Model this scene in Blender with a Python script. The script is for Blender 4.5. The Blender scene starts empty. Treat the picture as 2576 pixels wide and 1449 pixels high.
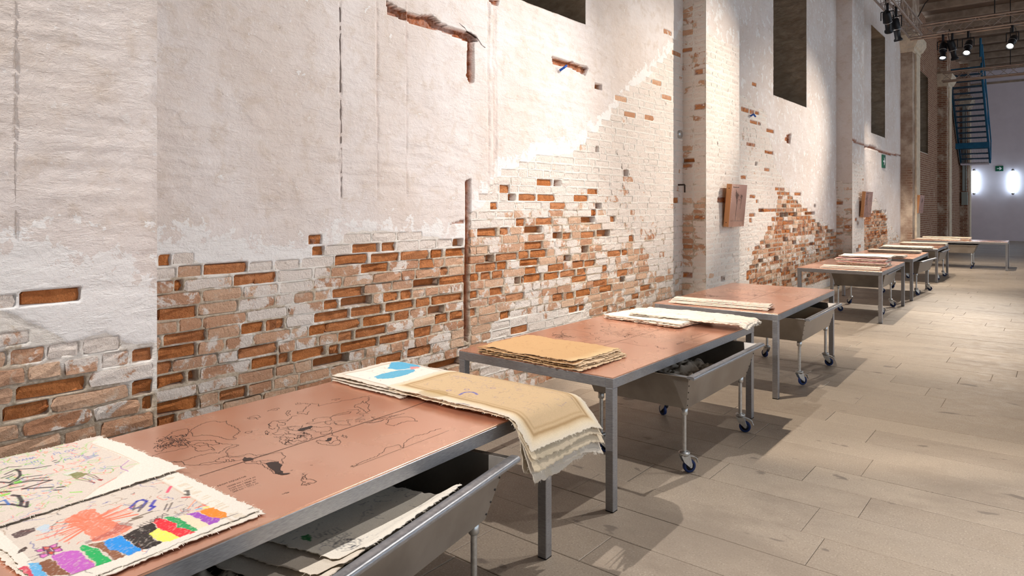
import bpy, bmesh, math, random
import numpy as np
from mathutils import Vector, Matrix

# ------------------------------------------------------------------ camera, world, exposure
SC = bpy.context.scene
COL = SC.collection
F, HZ, UC = 1717.0, 518.0, 1288.0           # focal length in px, horizon row, centre column (frame 2576 x 1449)
YAW = math.radians(39.03)
SN, CS = math.sin(YAW), math.cos(YAW)
CX, CZ = 3.9, 1.7                            # camera stands 3.9 m from the brick wall (the plane x = 0)
cam_d = bpy.data.cameras.new('camera')
cam = bpy.data.objects.new('camera', cam_d)
COL.objects.link(cam)
cam.location = (CX, 0, CZ)
cam.rotation_euler = (math.pi / 2, 0, YAW)
cam_d.sensor_fit = 'HORIZONTAL'
cam_d.sensor_width = 36.0
cam_d.lens = 36.0 * F / 2576.0
cam_d.shift_y = -(724.5 - HZ) / 2576.0
cam_d.clip_end = 200
SC.camera = cam

world = bpy.data.worlds.new('world')
SC.world = world
world.use_nodes = True
wb = world.node_tree.nodes['Background']
wb.inputs[0].default_value = (0.80, 0.89, 1.0, 1)
wb.inputs[1].default_value = 1.35

SC.view_settings.view_transform = 'Standard'
SC.view_settings.look = 'None'
SC.view_settings.gamma = 1.0
SC.view_settings.use_curve_mapping = False
SC.view_settings.exposure = 0.17

# (position, target, watts, cone degrees, blend, colour) of the stage lamps on the trusses
WARM = (1.0, 0.88, 0.75)
NEUT = (1.0, 0.95, 0.91)
LAMPS = [
    # lamps above and before the frame
    ((0.85, -2.1, 5.75), (2.3, 3.4, 0.0), 1400, 58, .8, NEUT, 'stage lamp hanging over the near end of the row, aimed at the first copper table'),
    ((0.85, 4.3, 5.75), (1.9, 6.8, 0.0), 850, 48, .35, WARM, 'stage lamp on the wall truss above the bare plaster bay, aimed at the third table'),
    ((0.85, 11.5, 5.75), (1.9, 10.8, 0.3), 1000, 62, .7, WARM, 'stage lamp on the wall truss above the second window bay, aimed straight down'),
    ((5.4, 12.8, 5.75), (0.0, 7.35, 2.5), 2900, 34, 1.0, WARM, 'stage lamp on the middle cross truss aimed back at the bare brick patch'),
    ((3.6, 6.6, 5.75), (0.0, 3.5, 1.8), 1050, 72, 1.0, NEUT, 'stage lamp on the near cross truss washing the broken plaster wall'),
    ((4.6, 6.6, 5.75), (4.5, 3.6, 0.0), 1300, 56, 1.0, NEUT, 'stage lamp on the near cross truss shining down on the open floor'),
    # lamps in view on the far cross truss
    ((1.46, 20.6, 5.72), (1.6, 17.6, 0.3), 700, 70, 1.0, WARM, 'black stage lamp pointing straight down, leftmost below the cross truss'),
    ((1.66, 20.6, 5.72), (2.6, 23.0, 0.0), 800, 80, 1.0, WARM, 'black stage lamp tilted down to the right, second from the left below the cross truss'),
    ((2.0, 20.6, 5.72), (1.5, 15.4, 0.4), 800, 44, .9, WARM, 'black stage lamp with glowing round lens, third from the left below the cross truss'),
    ((2.9, 20.6, 5.72), (1.6, 13.4, 0.4), 1700, 40, 1.0, WARM, 'black stage lamp with the brightest starry glare, rightmost below the cross truss'),
    ((6.5, 20.6, 5.75), (0.0, 13.0, 2.7), 4200, 27, .9, WARM, 'stage lamp far out on the cross truss aimed at the second window bay'),
    # lamps in view on the truss along the wall
    ((0.88, 16.75, 5.76), (0.75, 21.5, 0.9), 1300, 40, .8, WARM, 'black stage lamp lying almost level below the truss along the wall'),
    ((0.98, 17.15, 5.66), (1.6, 18.6, 0.3), 600, 50, .6, WARM, 'black stage lamp hanging steeply below the level one on the wall truss'),
]

# ------------------------------------------------------------------ helpers
def lin(r, g, b):
    def f(c):
        c /= 255.0
        return c / 12.92 if c <= .04045 else ((c + .055) / 1.055) ** 2.4
    return (f(r), f(g), f(b))

def on_floor(u, v, z=0.0):
    """point of the photograph -> place (x, y) on the level plane at height z"""
    d = (CZ - z) * F / (v - HZ)
    l = (u - UC) / F * d
    return (CX - SN * d + CS * l, CS * d + SN * l)

def on_wall(u, v, x=0.0):
    """point of the photograph -> place (y, z) on the upright plane at distance x from the brick wall"""
    r = (u - UC) / F
    t = (x - CX) / (-SN + CS * r)
    return ((CS + SN * r) * t, CZ + (HZ - v) / F * t)

def px_of(x, y, z):
    dx = x - CX
    d = -SN * dx + CS * y
    l = CS * dx + SN * y
    return UC + F * l / d, HZ - (z - CZ) * F / d, d

_rng = np.random.default_rng(5)
_TAB = _rng.random((256, 256))
def vnoise(x, y, seed=0):
    x = np.asarray(x, float) + seed * 17.31
    y = np.asarray(y, float) + seed * 9.77
    xi = np.floor(x).astype(int); yi = np.floor(y).astype(int)
    xf = x - xi; yf = y - yi
    xf = xf * xf * (3 - 2 * xf); yf = yf * yf * (3 - 2 * yf)
    a = _TAB[xi & 255, yi & 255]; b = _TAB[(xi + 1) & 255, yi & 255]
    c = _TAB[xi & 255, (yi + 1) & 255]; d = _TAB[(xi + 1) & 255, (yi + 1) & 255]
    return (a * (1 - xf) + b * xf) * (1 - yf) + (c * (1 - xf) + d * xf) * yf
def fbm(x, y, seed=0, o=4):
    s = 0; a = .5; n = 0
    for i in range(o):
        s = s + a * vnoise(np.asarray(x) * 2 ** i, np.asarray(y) * 2 ** i, seed + i * 3)
        n += a; a *= .55
    return s / n
def sstep(a, b, x):
    t = np.clip((x - a) / (b - a), 0, 1)
    return t * t * (3 - 2 * t)

# ------------------------------------------------------------------ materials
MATS = {}
class NT:
    def __init__(s, name):
        s.m = bpy.data.materials.new(name); s.m.use_nodes = True
        s.t = s.m.node_tree
        s.b = s.t.nodes['Principled BSDF']
        MATS[name] = s.m
    def n(s, typ, **kw):
        nd = s.t.nodes.new(typ)
        for k, v in kw.items():
            if isinstance(k, str) and hasattr(nd, k): setattr(nd, k, v)
        return nd
    def link(s, a, b): s.t.links.new(a, b)
    def coord(s, scale=(1, 1, 1), kind='Object'):
        tc = s.n('ShaderNodeTexCoord'); mp = s.n('ShaderNodeMapping')
        mp.inputs['Scale'].default_value = scale
        s.link(tc.outputs[kind], mp.inputs[0]); return mp.outputs[0]
    def geo(s, scale=(1, 1, 1)):
        g = s.n('ShaderNodeNewGeometry'); mp = s.n('ShaderNodeMapping')
        mp.inputs['Scale'].default_value = scale
        s.link(g.outputs['Position'], mp.inputs[0]); return mp.outputs[0]
    def noise(s, vec, scale, detail=4, rough=.6, dist=0):
        nd = s.n('ShaderNodeTexNoise')
        nd.inputs['Scale'].default_value = scale; nd.inputs['Detail'].default_value = detail
        nd.inputs['Roughness'].default_value = rough; nd.inputs['Distortion'].default_value = dist
        s.link(vec, nd.inputs['Vector']); return nd.outputs['Fac']
    def ramp(s, fac, a, b, ca=0.0, cb=1.0):
        nd = s.n('ShaderNodeMapRange'); nd.interpolation_type = 'SMOOTHSTEP'
        for i, v in zip((1, 2, 3, 4), (a, b, ca, cb)): nd.inputs[i].default_value = v
        s.link(fac, nd.inputs[0]); return nd.outputs[0]
    def math(s, op, a, b=None, c=None):
        nd = s.n('ShaderNodeMath'); nd.operation = op
        for i, v in enumerate((a, b, c)):
            if v is None: continue
            if isinstance(v, (int, float)): nd.inputs[i].default_value = v
            else: s.link(v, nd.inputs[i])
        return nd.outputs[0]
    def mix(s, fac, a, b, mode='MIX'):
        nd = s.n('ShaderNodeMix'); nd.data_type = 'RGBA'; nd.blend_type = mode
        for i, v in ((0, fac), (6, a), (7, b)):
            if isinstance(v, (int, float)): nd.inputs[i].default_value = v
            elif isinstance(v, tuple): nd.inputs[i].default_value = (*v, 1)
            else: s.link(v, nd.inputs[i])
        return nd.outputs[2]
    def attr(s, name):
        nd = s.n('ShaderNodeAttribute'); nd.attribute_name = name
        return nd
    def sep(s, col):
        nd = s.n('ShaderNodeSeparateColor'); s.link(col, nd.inputs[0]); return nd.outputs
    def bump(s, h, strength=.3, dist=.01, nrm=None):
        nd = s.n('ShaderNodeBump'); nd.inputs['Strength'].default_value = strength
        nd.inputs['Distance'].default_value = dist; s.link(h, nd.inputs['Height'])
        if nrm is not None: s.link(nrm, nd.inputs['Normal'])
        return nd.outputs[0]
    def out(s, col=None, rough=.8, metal=0, nrm=None, spec=.3):
        if col is not None:
            if isinstance(col, tuple): s.b.inputs['Base Color'].default_value = (*col, 1)
            else: s.link(col, s.b.inputs['Base Color'])
        if isinstance(rough, (int, float)): s.b.inputs['Roughness'].default_value = rough
        else: s.link(rough, s.b.inputs['Roughness'])
        s.b.inputs['Metallic'].default_value = metal
        s.b.inputs['Specular IOR Level'].default_value = spec
        if nrm is not None: s.link(nrm, s.b.inputs['Normal'])
        return s.m

def simple(name, col, rough=.6, metal=0, nscale=None, namt=.15, bump=0, spec=.3):
    t = NT(name)
    if nscale:
        c = t.geo()
        nz = t.noise(c, nscale)
        k = t.ramp(nz, .3, .7, 1 - namt, 1 + namt)
        g = t.n('ShaderNodeCombineColor')
        for i in range(3): t.link(k, g.inputs[i])
        cc = t.mix(1.0, col, g.outputs[0], 'MULTIPLY')
        nr = t.bump(nz, bump, .004) if bump else None
        return t.out(cc, rough, metal, nr, spec)
    return t.out(col, rough, metal, None, spec)

def make_materials():
    # plaster / mortar wall skin: attribute A = (fresh white lime, dirt, bare mortar), alpha unused
    t = NT('old_plaster')
    g = t.geo(); a = t.sep(t.attr('A').outputs['Color'])
    big = t.noise(g, 1.1, 5, .6); mid = t.noise(g, 6.5, 6, .68, .4); fine = t.noise(g, 38, 5, .7)
    base = t.mix(t.ramp(big, .35, .65), lin(219, 207, 199), lin(229, 221, 217))
    base = t.mix(t.ramp(mid, .48, .70, 0, .55), base, lin(203, 186, 170))
    base = t.mix(t.ramp(fine, .58, .8, 0, .3), base, lin(188, 174, 162))
    # fresh lime flakes with ragged outline
    pk = t.noise(g, 9, 7, .72, .5)
    w = t.math('ADD', t.math('ADD', t.math('MULTIPLY', mid, .7), t.math('MULTIPLY', pk, .7)), t.math('MULTIPLY', a[0], .42))
    base = t.mix(t.ramp(w, .905, .925, 0, .92), base, t.mix(fine, lin(234, 231, 228), lin(241, 239, 237)))
    flk = t.noise(g, 16, 5, .6, .3)
    base = t.mix(t.ramp(flk, .66, .70, 0, .5), base, lin(232, 228, 224))
    base = t.mix(t.ramp(flk, .30, .25, 0, .4), base, lin(165, 145, 124))
    ch = t.noise(g, 34, 6, .7, .6)
    base = t.mix(t.ramp(ch, .625, .65, 0, .7), base, lin(236, 232, 230))
    base = t.mix(t.ramp(ch, .335, .31, 0, .55), base, lin(150, 134, 122))
    mor = t.mix(t.ramp(fine, .3, .7), lin(172, 154, 132), lin(208, 194, 176))
    wm = t.math('ADD', t.math('MULTIPLY', mid, .9), t.math('MULTIPLY', a[0], .62))
    mor = t.mix(t.ramp(wm, .74, .86, 0, .95), mor, lin(232, 226, 218))
    base = t.mix(t.ramp(t.math('ADD', a[2], t.math('MULTIPLY', t.math('SUBTRACT', flk, .5), .5)), .42, .56), base, mor)
    dr = t.n('ShaderNodeClamp'); t.link(t.math('MULTIPLY', a[1], t.ramp(fine, .2, .8, .85, 1.35)), dr.inputs[0])
    base = t.mix(dr.outputs[0], base, t.mix(t.ramp(flk, .35, .65), lin(132, 74, 46), lin(170, 104, 68)))
    st = t.noise(t.geo((1, .9, 1.9)), 9, 6, .65)
    led = t.ramp(t.noise(t.geo((1, .8, 2.4)), 4, 7, .7, .2), .46, .54)
    h = t.math('ADD', t.math('ADD', t.math('MULTIPLY', st, .7), t.math('MULTIPLY', led, .35)), t.math('ADD', t.math('MULTIPLY', fine, .25), t.math('MULTIPLY', mid, .6)))
    h = t.math('ADD', h, t.math('ADD', t.math('MULTIPLY', t.ramp(w, .905, .925), .12), t.math('MULTIPLY', t.ramp(ch, .3, .7), .22)))
    t.out(base, .92, 0, t.bump(h, .42, .02), .15)

    # bricks: attribute A = (lime wash, raw orange, tone)
    t = NT('old_brick')
    g = t.geo(); a = t.sep(t.attr('A').outputs['Color'])
    mid = t.noise(g, 14, 5, .65, .3); fine = t.noise(g, 70, 5, .7); low = t.noise(g, 4, 3); lime = t.noise(g, 6.5, 6, .68, .4)
    faded = t.mix(a[2], lin(194, 148, 119), lin(228, 194, 166))
    faded = t.mix(t.ramp(fine, .40, .75, 0, .45), faded, lin(172, 132, 106))
    faded = t.mix(t.ramp(mid, .52, .68, 0, .6), faded, lin(220, 206, 188))
    orange = t.mix(t.ramp(mid, .3, .7), lin(172, 100, 54), lin(216, 138, 80))
    orange = t.mix(t.math('MULTIPLY', t.ramp(fine, .5, .3), .6), orange, lin(118, 70, 44))
    orange = t.mix(t.math('MULTIPLY', a[2], .5), orange, lin(216, 140, 84))
    c = t.mix(a[1], faded, orange)
    w = t.math('ADD', t.math('MULTIPLY', lime, .75), t.math('ADD', t.math('MULTIPLY', mid, .2), t.math('MULTIPLY', a[0], .62)))
    c = t.mix(t.ramp(w, .70, .76, 0, .94), c, t.mix(low, lin(232, 220, 209), lin(240, 232, 225)))
    pit = t.noise(g, 42, 5, .75, .3)
    c = t.mix(t.math('MULTIPLY', t.ramp(pit, .42, .28), .42), c, t.mix(a[1], lin(160, 126, 102), lin(116, 66, 38)))
    h = t.math('ADD', t.math('ADD', t.math('MULTIPLY', mid, .8), t.math('MULTIPLY', fine, .4)), t.math('MULTIPLY', pit, t.ramp(a[1], 0, 1, .7, 1.5)))
    t.out(c, .93, 0, t.bump(h, .8, .02), .1)

    # brick far away (pieces too small to tell apart)
    t = NT('far_brick')
    br = t.n('ShaderNodeTexBrick')
    g = t.n('ShaderNodeNewGeometry'); s = t.n('ShaderNodeSeparateXYZ'); cb = t.n('ShaderNodeCombineXYZ')
    t.link(g.outputs['Position'], s.inputs[0])
    t.link(t.math('ADD', s.outputs[1], s.outputs[0]), cb.inputs[0]); t.link(s.outputs[2], cb.inputs[1])
    t.link(cb.outputs[0], br.inputs['Vector'])
    br.inputs['Color1'].default_value = (*lin(126, 84, 66), 1); br.inputs['Color2'].default_value = (*lin(150, 112, 90), 1)
    br.inputs['Mortar'].default_value = (*lin(178, 160, 140), 1)
    br.inputs['Scale'].default_value = 1.0; br.inputs['Brick Width'].default_value = .27; br.inputs['Row Height'].default_value = .076
    br.inputs['Mortar Size'].default_value = .01
    nz = t.noise(t.geo(), 1.6, 6, .65); a = t.sep(t.attr('A').outputs['Color'])
    w = t.math('ADD', nz, t.math('MULTIPLY', a[0], .5))
    c = t.mix(t.ramp(w, .54, .72, 0, .9), br.outputs['Color'], t.mix(t.ramp(nz, .4, .7), lin(150, 128, 112), lin(206, 190, 172)))
    t.out(c, .92, 0, t.bump(t.noise(t.geo(), 20, 5), .5, .02), .1)

    # rough dark render in the window reveals
    t = NT('reveal_render')
    g = t.geo((1, 1, 2.6)); n1 = t.noise(g, 5, 7, .7, .5); n2 = t.noise(g, 1.2, 3)
    c = t.mix(t.ramp(n1, .3, .7), lin(156, 142, 126), lin(186, 173, 157))
    c = t.mix(t.ramp(n2, .4, .7, 0, .5), c, lin(138, 125, 112))
    t.out(c, .95, 0, t.bump(n1, .9, .05), .1)

    # floor stone
    t = NT('floor_stone')
    g = t.geo(); tone = t.sep(t.attr('A').outputs['Color'])
    n1 = t.noise(g, 1.4, 5, .6); n2 = t.noise(g, 9, 6, .7, .6); n3 = t.noise(g, 110, 3, .6)
    c = t.mix(tone[0], lin(152, 138, 122), lin(166, 152, 135))
    c = t.mix(t.ramp(n1, .35, .7, 0, .55), c, lin(156, 144, 130))
    c = t.mix(t.ramp(n3, .56, .70, 0, .6), c, lin(200, 188, 172))
    c = t.mix(t.ramp(n3, .44, .30, 0, .6), c, lin(108, 98, 88))
    sp = t.noise(t.geo((.6, 1.3, 1)), 4.6, 3, .55, .2)
    c = t.mix(t.ramp(sp, .655, .685, 0, .6), c, lin(92, 84, 78))
    sm = t.noise(t.geo((.5, .9, 1)), 1.1, 5, .65, .5)
    c = t.mix(t.ramp(sm, .48, .66, 0, .5), c, lin(126, 113, 100))
    sp2 = t.noise(t.geo((.35, 1.8, 1)), 5, 4, .6)
    c = t.mix(t.ramp(sp2, .69, .74, 0, .5), c, lin(104, 94, 86))
    t.out(c, t.ramp(n2, .3, .7, .42, .62), 0, t.bump(t.math('ADD', n3, n2), .15, .003), .4)
    simple('joint_mortar', lin(108, 97, 86), .95, 0, 20, .2)

    # brushed steel
    t = NT('brushed_steel')
    g = t.coord((3, 3, 60)); n1 = t.noise(g, 12, 4, .6); n2 = t.noise(t.geo(), 5, 4)
    c = t.mix(t.ramp(n1, .3, .7), lin(143, 144, 148), lin(176, 177, 180))
    t.out(c, t.ramp(n2, .3, .7, .32, .48), .85, t.bump(n1, .06, .002), .5)
    t = NT('tub_steel')
    g = t.geo(); n2 = t.noise(g, 4, 5); n1 = t.noise(t.geo((1, 1, 40)), 10, 3)
    c = t.mix(t.ramp(n2, .3, .7), lin(142, 136, 130), lin(164, 158, 151))
    t.out(c, t.ramp(n2, .3, .7, .36, .5), .8, t.bump(n1, .04, .002), .5)
    simple('bright_rim', lin(205, 200, 194), .2, .95)
    simple('zinc', lin(190, 192, 192), .33, .85, 60, .12)
    simple('blue_rubber', lin(24, 44, 92), .5)
    simple('dark_hub', lin(22, 24, 34), .55)
    simple('black_foot', lin(24, 22, 20), .7)
    simple('rivet_dark', lin(70, 64, 60), .5, .6)
    # copper sheet
    t = NT('copper_sheet')
    g = t.geo(); n1 = t.noise(g, 2.3, 5, .6, .3); n2 = t.noise(t.geo((60, 4, 4)), 6, 3)
    c = t.mix(t.ramp(n1, .3, .7), lin(240, 182, 154), lin(246, 198, 172))
    t.out(c, t.ramp(n1, .35, .7, .22, .30), .86, None, .5)
    simple('copper_side', lin(206, 150, 104), .5, .35)
    simple('engraving', lin(58, 46, 42), .7)
    # canvas with drawing in attribute Col
    t = NT('canvas')
    col = t.attr('Col').outputs['Color']
    g = t.geo(); wv = t.n('ShaderNodeTexWave'); wv.inputs['Scale'].default_value = 130; wv.inputs['Distortion'].default_value = 1.5
    t.link(g, wv.inputs['Vector'])
    n1 = t.noise(g, 260, 2); n2 = t.noise(g, 9, 4)
    k = t.ramp(n1, .25, .75, .9, 1.06)
    kk = t.n('ShaderNodeCombineColor')
    for i in range(3): t.link(k, kk.inputs[i])
    c = t.mix(1.0, col, kk.outputs[0], 'MULTIPLY')
    h = t.math('ADD', t.math('MULTIPLY', wv.outputs['Fac'], .3), t.math('ADD', n1, t.math('MULTIPLY', n2, 6)))
    t.out(c, .95, 0, t.bump(h, .22, .003), .1)
    simple('canvas_thread', lin(236, 226, 208), .95)
    simple('brown_thread', lin(190, 144, 92), .95)
    # hall
    t = NT('ceiling_boards')
    g = t.geo((1, 1, 1)); n1 = t.noise(t.geo((.6, 7, 1)), 3, 5, .6); n2 = t.noise(g, 1.3, 4)
    c = t.mix(t.ramp(n1, .3, .7), lin(112, 94, 80), lin(138, 118, 104)); c = t.mix(t.ramp(n2, .5, .8, 0, .5), c, lin(92, 78, 70))
    t.out(c, .9, 0, t.bump(n1, .4, .02), .1)
    simple('beam_paint', lin(158, 140, 124), .85, 0, 4, .2)
    simple('end_wall_paint', lin(222, 212, 220), .85, 0, 2, .03)
    simple('stair_blue', lin(34, 100, 136), .5, 0, 8, .12)
    simple('stair_mesh', lin(92, 84, 86), .7)
    simple('truss_alu', lin(176, 160, 150), .42, .7)
    simple('lamp_black', lin(20, 21, 26), .45)
    simple('lamp_band', lin(170, 170, 172), .3, .8)
    simple('cable_black', lin(16, 15, 16), .6)
    simple('pipe_grey', lin(150, 160, 158), .5)
    simple('box_grey', lin(150, 156, 150), .6)
    simple('sign_green', lin(16, 92, 66), .5)
    simple('sign_white', lin(236, 240, 238), .5)
    simple('brown_crust', lin(132, 84, 58), .95, 0, 30, .3, .6)
    simple('beige_stone', lin(206, 190, 168), .92, 0, 7, .14, .7)
    simple('iron_dark', lin(66, 52, 46), .7, .3)
    simple('crack_grey', lin(158, 147, 140), .95)
    simple('blue_scrap', lin(36, 84, 168), .6)
    for nm, colr, st in (('lamp_lens', (1, .95, .86), 22.0), ('tube_glow', (.66, .84, 1.0), 7.0)):
        m = bpy.data.materials.new(nm); m.use_nodes = True; MATS[nm] = m
        nt = m.node_tree; nt.nodes.remove(nt.nodes['Principled BSDF'])
        e = nt.nodes.new('ShaderNodeEmission'); e.inputs[0].default_value = (*colr, 1); e.inputs[1].default_value = st
        nt.links.new(e.outputs[0], nt.nodes['Material Output'].inputs[0])
make_materials()

# ------------------------------------------------------------------ mesh building
def link_obj(name, data, parent=None, kind=None, label=None, cat=None, group=None):
    o = bpy.data.objects.new(name, data)
    COL.objects.link(o)
    if parent is not None: o.parent = parent
    tag(o, label, cat, group, kind)
    return o
def tag(o, label=None, cat=None, group=None, kind=None):
    if label: o['label'] = label
    if cat: o['category'] = cat
    if group: o['group'] = group
    if kind: o['kind'] = kind
    return o
def empty(name, loc=(0, 0, 0), rz=0, label=None, cat=None, group=None, kind=None):
    o = bpy.data.objects.new(name, None); COL.objects.link(o)
    o.location = loc; o.rotation_euler = (0, 0, rz); o.empty_display_size = .1
    return tag(o, label, cat, group, kind)

def np_mesh(name, V, Q, mat, attr=None, aname='A', smooth=True):
    """V (n,3); Q (m,4) quads; attr (n,3)"""
    me = bpy.data.meshes.new(name)
    V = np.asarray(V, np.float32); Q = np.asarray(Q, np.int32)
    k = Q.shape[1]
    me.vertices.add(len(V)); me.vertices.foreach_set('co', V.ravel())
    me.loops.add(Q.size); me.loops.foreach_set('vertex_index', Q.ravel())
    me.polygons.add(len(Q))
    me.polygons.foreach_set('loop_start', np.arange(0, Q.size, k, dtype=np.int32))
    me.polygons.foreach_set('loop_total', np.full(len(Q), k, np.int32))
    me.polygons.foreach_set('use_smooth', np.full(len(Q), smooth, bool))
    me.update(calc_edges=True)
    me.materials.append(MATS[mat])
    if attr is not None:
        at = me.attributes.new(aname, 'FLOAT_COLOR', 'POINT')
        c = np.ones((len(V), 4), np.float32); c[:, :3] = attr
        at.data.foreach_set('color', c.ravel())
    return me

class MB:
    """collects shapes, links them as one mesh object"""
    def __init__(s): s.v = []; s.f = []; s.sm = []
    def add(s, vs, fs, smooth=False):
        b = len(s.v); s.v += [tuple(p) for p in vs]
        for f in fs: s.f.append([b + i for i in f]); s.sm.append(smooth)
        return s
    def box(s, c, d, R=None, taper=1.0):
        x, y, z = d[0] / 2, d[1] / 2, d[2] / 2
        p = [Vector((sx * x * (taper if sz < 0 else 1), sy * y * (taper if sz < 0 else 1), sz * z)) for sz in (-1, 1) for sy in (-1, 1) for sx in (-1, 1)]
        if R is not None: p = [R @ q for q in p]
        p = [q + Vector(c) for q in p]
        return s.add(p, [(0, 2, 3, 1), (4, 5, 7, 6), (0, 1, 5, 4), (2, 6, 7, 3), (0, 4, 6, 2), (1, 3, 7, 5)])
    def tube(s, a, b, r, n=12, r2=None, caps=True):
        a, b = Vector(a), Vector(b); r2 = r if r2 is None else r2
        d = (b - a).normalized(); u = d.orthogonal().normalized(); w = d.cross(u)
        vs = []
        for p, rr in ((a, r), (b, r2)):
            for i in range(n):
                t = 2 * math.pi * i / n
                vs.append(p + u * (rr * math.cos(t)) + w * (rr * math.sin(t)))
        s.add(vs, [(i, (i + 1) % n, n + (i + 1) % n, n + i) for i in range(n)], True)
        if caps: s.add(vs[:n], [tuple(range(n))[::-1]]); s.add(vs[n:], [tuple(range(n))])
        return s
    def path(s, pts, r, n=6):
        for a, b in zip(pts[:-1], pts[1:]):
            if (Vector(b) - Vector(a)).length > 1e-6: s.tube(a, b, r, n, caps=True)
        return s
    def lathe(s, prof, c, axis=(0, 0, 1), n=20):
        ax = Vector(axis).normalized(); u = ax.orthogonal().normalized(); w = ax.cross(u); c = Vector(c)
        vs = []
        for r, h in prof:
            for i in range(n):
                t = 2 * math.pi * i / n
                vs.append(c + ax * h + u * (r * math.cos(t)) + w * (r * math.sin(t)))
        k = len(prof); fs = []
        for j in range(k - 1):
            for i in range(n):
                fs.append((j * n + i, j * n + (i + 1) % n, (j + 1) * n + (i + 1) % n, (j + 1) * n + i))
        s.add(vs, fs, True)
        return s
    def prism(s, poly, z0, z1):
        n = len(poly)
        vs = [(x, y, z0) for x, y in poly] + [(x, y, z1) for x, y in poly]
        return s.add(vs, [tuple(range(n))[::-1], tuple(range(n, 2 * n))] + [(i, (i + 1) % n, n + (i + 1) % n, n + i) for i in range(n)])
    def mesh(s, name, mat, bevel=0):
        me = bpy.data.meshes.new(name)
        me.from_pydata(s.v, [], s.f)
        me.polygons.foreach_set('use_smooth', s.sm)
        bm = bmesh.new(); bm.from_mesh(me)
        bmesh.ops.recalc_face_normals(bm, faces=bm.faces)
        if bevel:
            es = [e for e in bm.edges if len(e.link_faces) == 2 and e.calc_face_angle(0) > .6]
            bmesh.ops.bevel(bm, geom=es, offset=bevel, segments=1, affect='EDGES', profile=.5)
        bm.to_mesh(me); bm.free(); me.update()
        me.materials.append(MATS[mat])
        return me
    def obj(s, name, mat, parent=None, bevel=0, **kw):
        return link_obj(name, s.mesh(name, mat, bevel), parent, **kw)

def copy_tree(o, parent=None):
    c = o.copy(); COL.objects.link(c)
    if parent is not None: c.parent = parent
    for ch in list(o.children): copy_tree(ch, c)
    return c
# ------------------------------------------------------------------ the brick wall on the left
END_Y = 41.0                                     # far end wall
CEIL = 8.45
PIL_D = .32                                      # pilasters stand this far proud
PIL = [(.40, 1.556), (8.37, 9.52), (16.1, 17.23), (23.6, 24.75), (31.3, 32.4), (38.6, 39.7)]
WIN = {0: (4.1, 6.03), 1: (11.94, 13.87), 2: (19.54, 21.3), 3: (27.2, 29.0)}
SILL, HEAD = 3.6, 6.4
wall = empty('wall_left', (0, 0, 0), 0, 'long old wall of whitewashed plaster and bare orange brick', None, None, 'structure')

def zoom_runs(rows, ox, oy, sc, x=0.0):
    out = []
    for r in rows:
        u0, v0, u1, v1 = [ox + r[0] * sc, oy + r[1] * sc, ox + r[2] * sc, oy + r[3] * sc]
        a, b = on_wall(u0, v0, x), on_wall(u1, v1, x)
        out.append((a[0], b[0], (a[1] + b[1]) / 2, r[4] if len(r) > 4 else 0))
    return out
H = 1
Z2 = [(990,230,1075,230),(1270,300,1560,275),(1470,355,1740,330),(1100,395,1150,395),(985,570,1245,555),(1020,740,1300,700),(985,840,1240,810),(985,1020,1170,990),(1180,965,1250,950,H),(970,1170,1250,1110),(1380,1140,1560,1070),(1510,660,1660,650),(1500,820,1749,780),(1580,890,1749,860),(1670,640,1749,620),(985,1250,1110,1240)]
Z5 = [(655,540,845,530),(860,520,955,520),(540,620,770,610),(785,595,985,590),(990,580,1180,570),(1190,560,1275,555),(1290,565,1420,555),(1335,490,1410,485,H),(0,745,150,735),(720,665,910,655),(1115,640,1210,635),(1255,690,1310,690),(1190,760,1420,735),(525,845,745,830),(580,900,800,870,H),(465,940,570,930),(590,960,870,940),(885,930,1085,920),(1090,890,1190,880),(1070,820,1250,810,H),(990,850,1065,850),(1195,885,1410,870),(405,1010,650,1000),(730,1020,935,1010),(945,990,1050,985),(75,1060,210,1050),(365,1090,490,1080),(480,1060,720,1045),(565,1135,670,1130),(685,1110,895,1090),(845,1160,1050,1150),(1080,1110,1200,1105),(1220,1030,1310,1025),(1315,1000,1410,990),(500,1230,580,1215),(250,1280,480,1250),(0,1310,240,1290),(390,1330,640,1310,H),(580,1200,840,1170),(820,1330,1000,1290),(1170,1360,1400,1320,H),(1030,1290,1200,1250),(870,870,975,865),(1490,660,1640,650),(1640,650,1710,640),(1560,595,1630,590,H),(1530,730,1600,725),(1605,720,1680,715),(1590,840,1690,825),(1420,860,1510,850),(1420,980,1500,970),(1450,730,1520,725),(1500,425,1640,420),(1660,420,1720,415),(345,420,375,420),(360,500,455,490),(385,580,470,575)]
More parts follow.
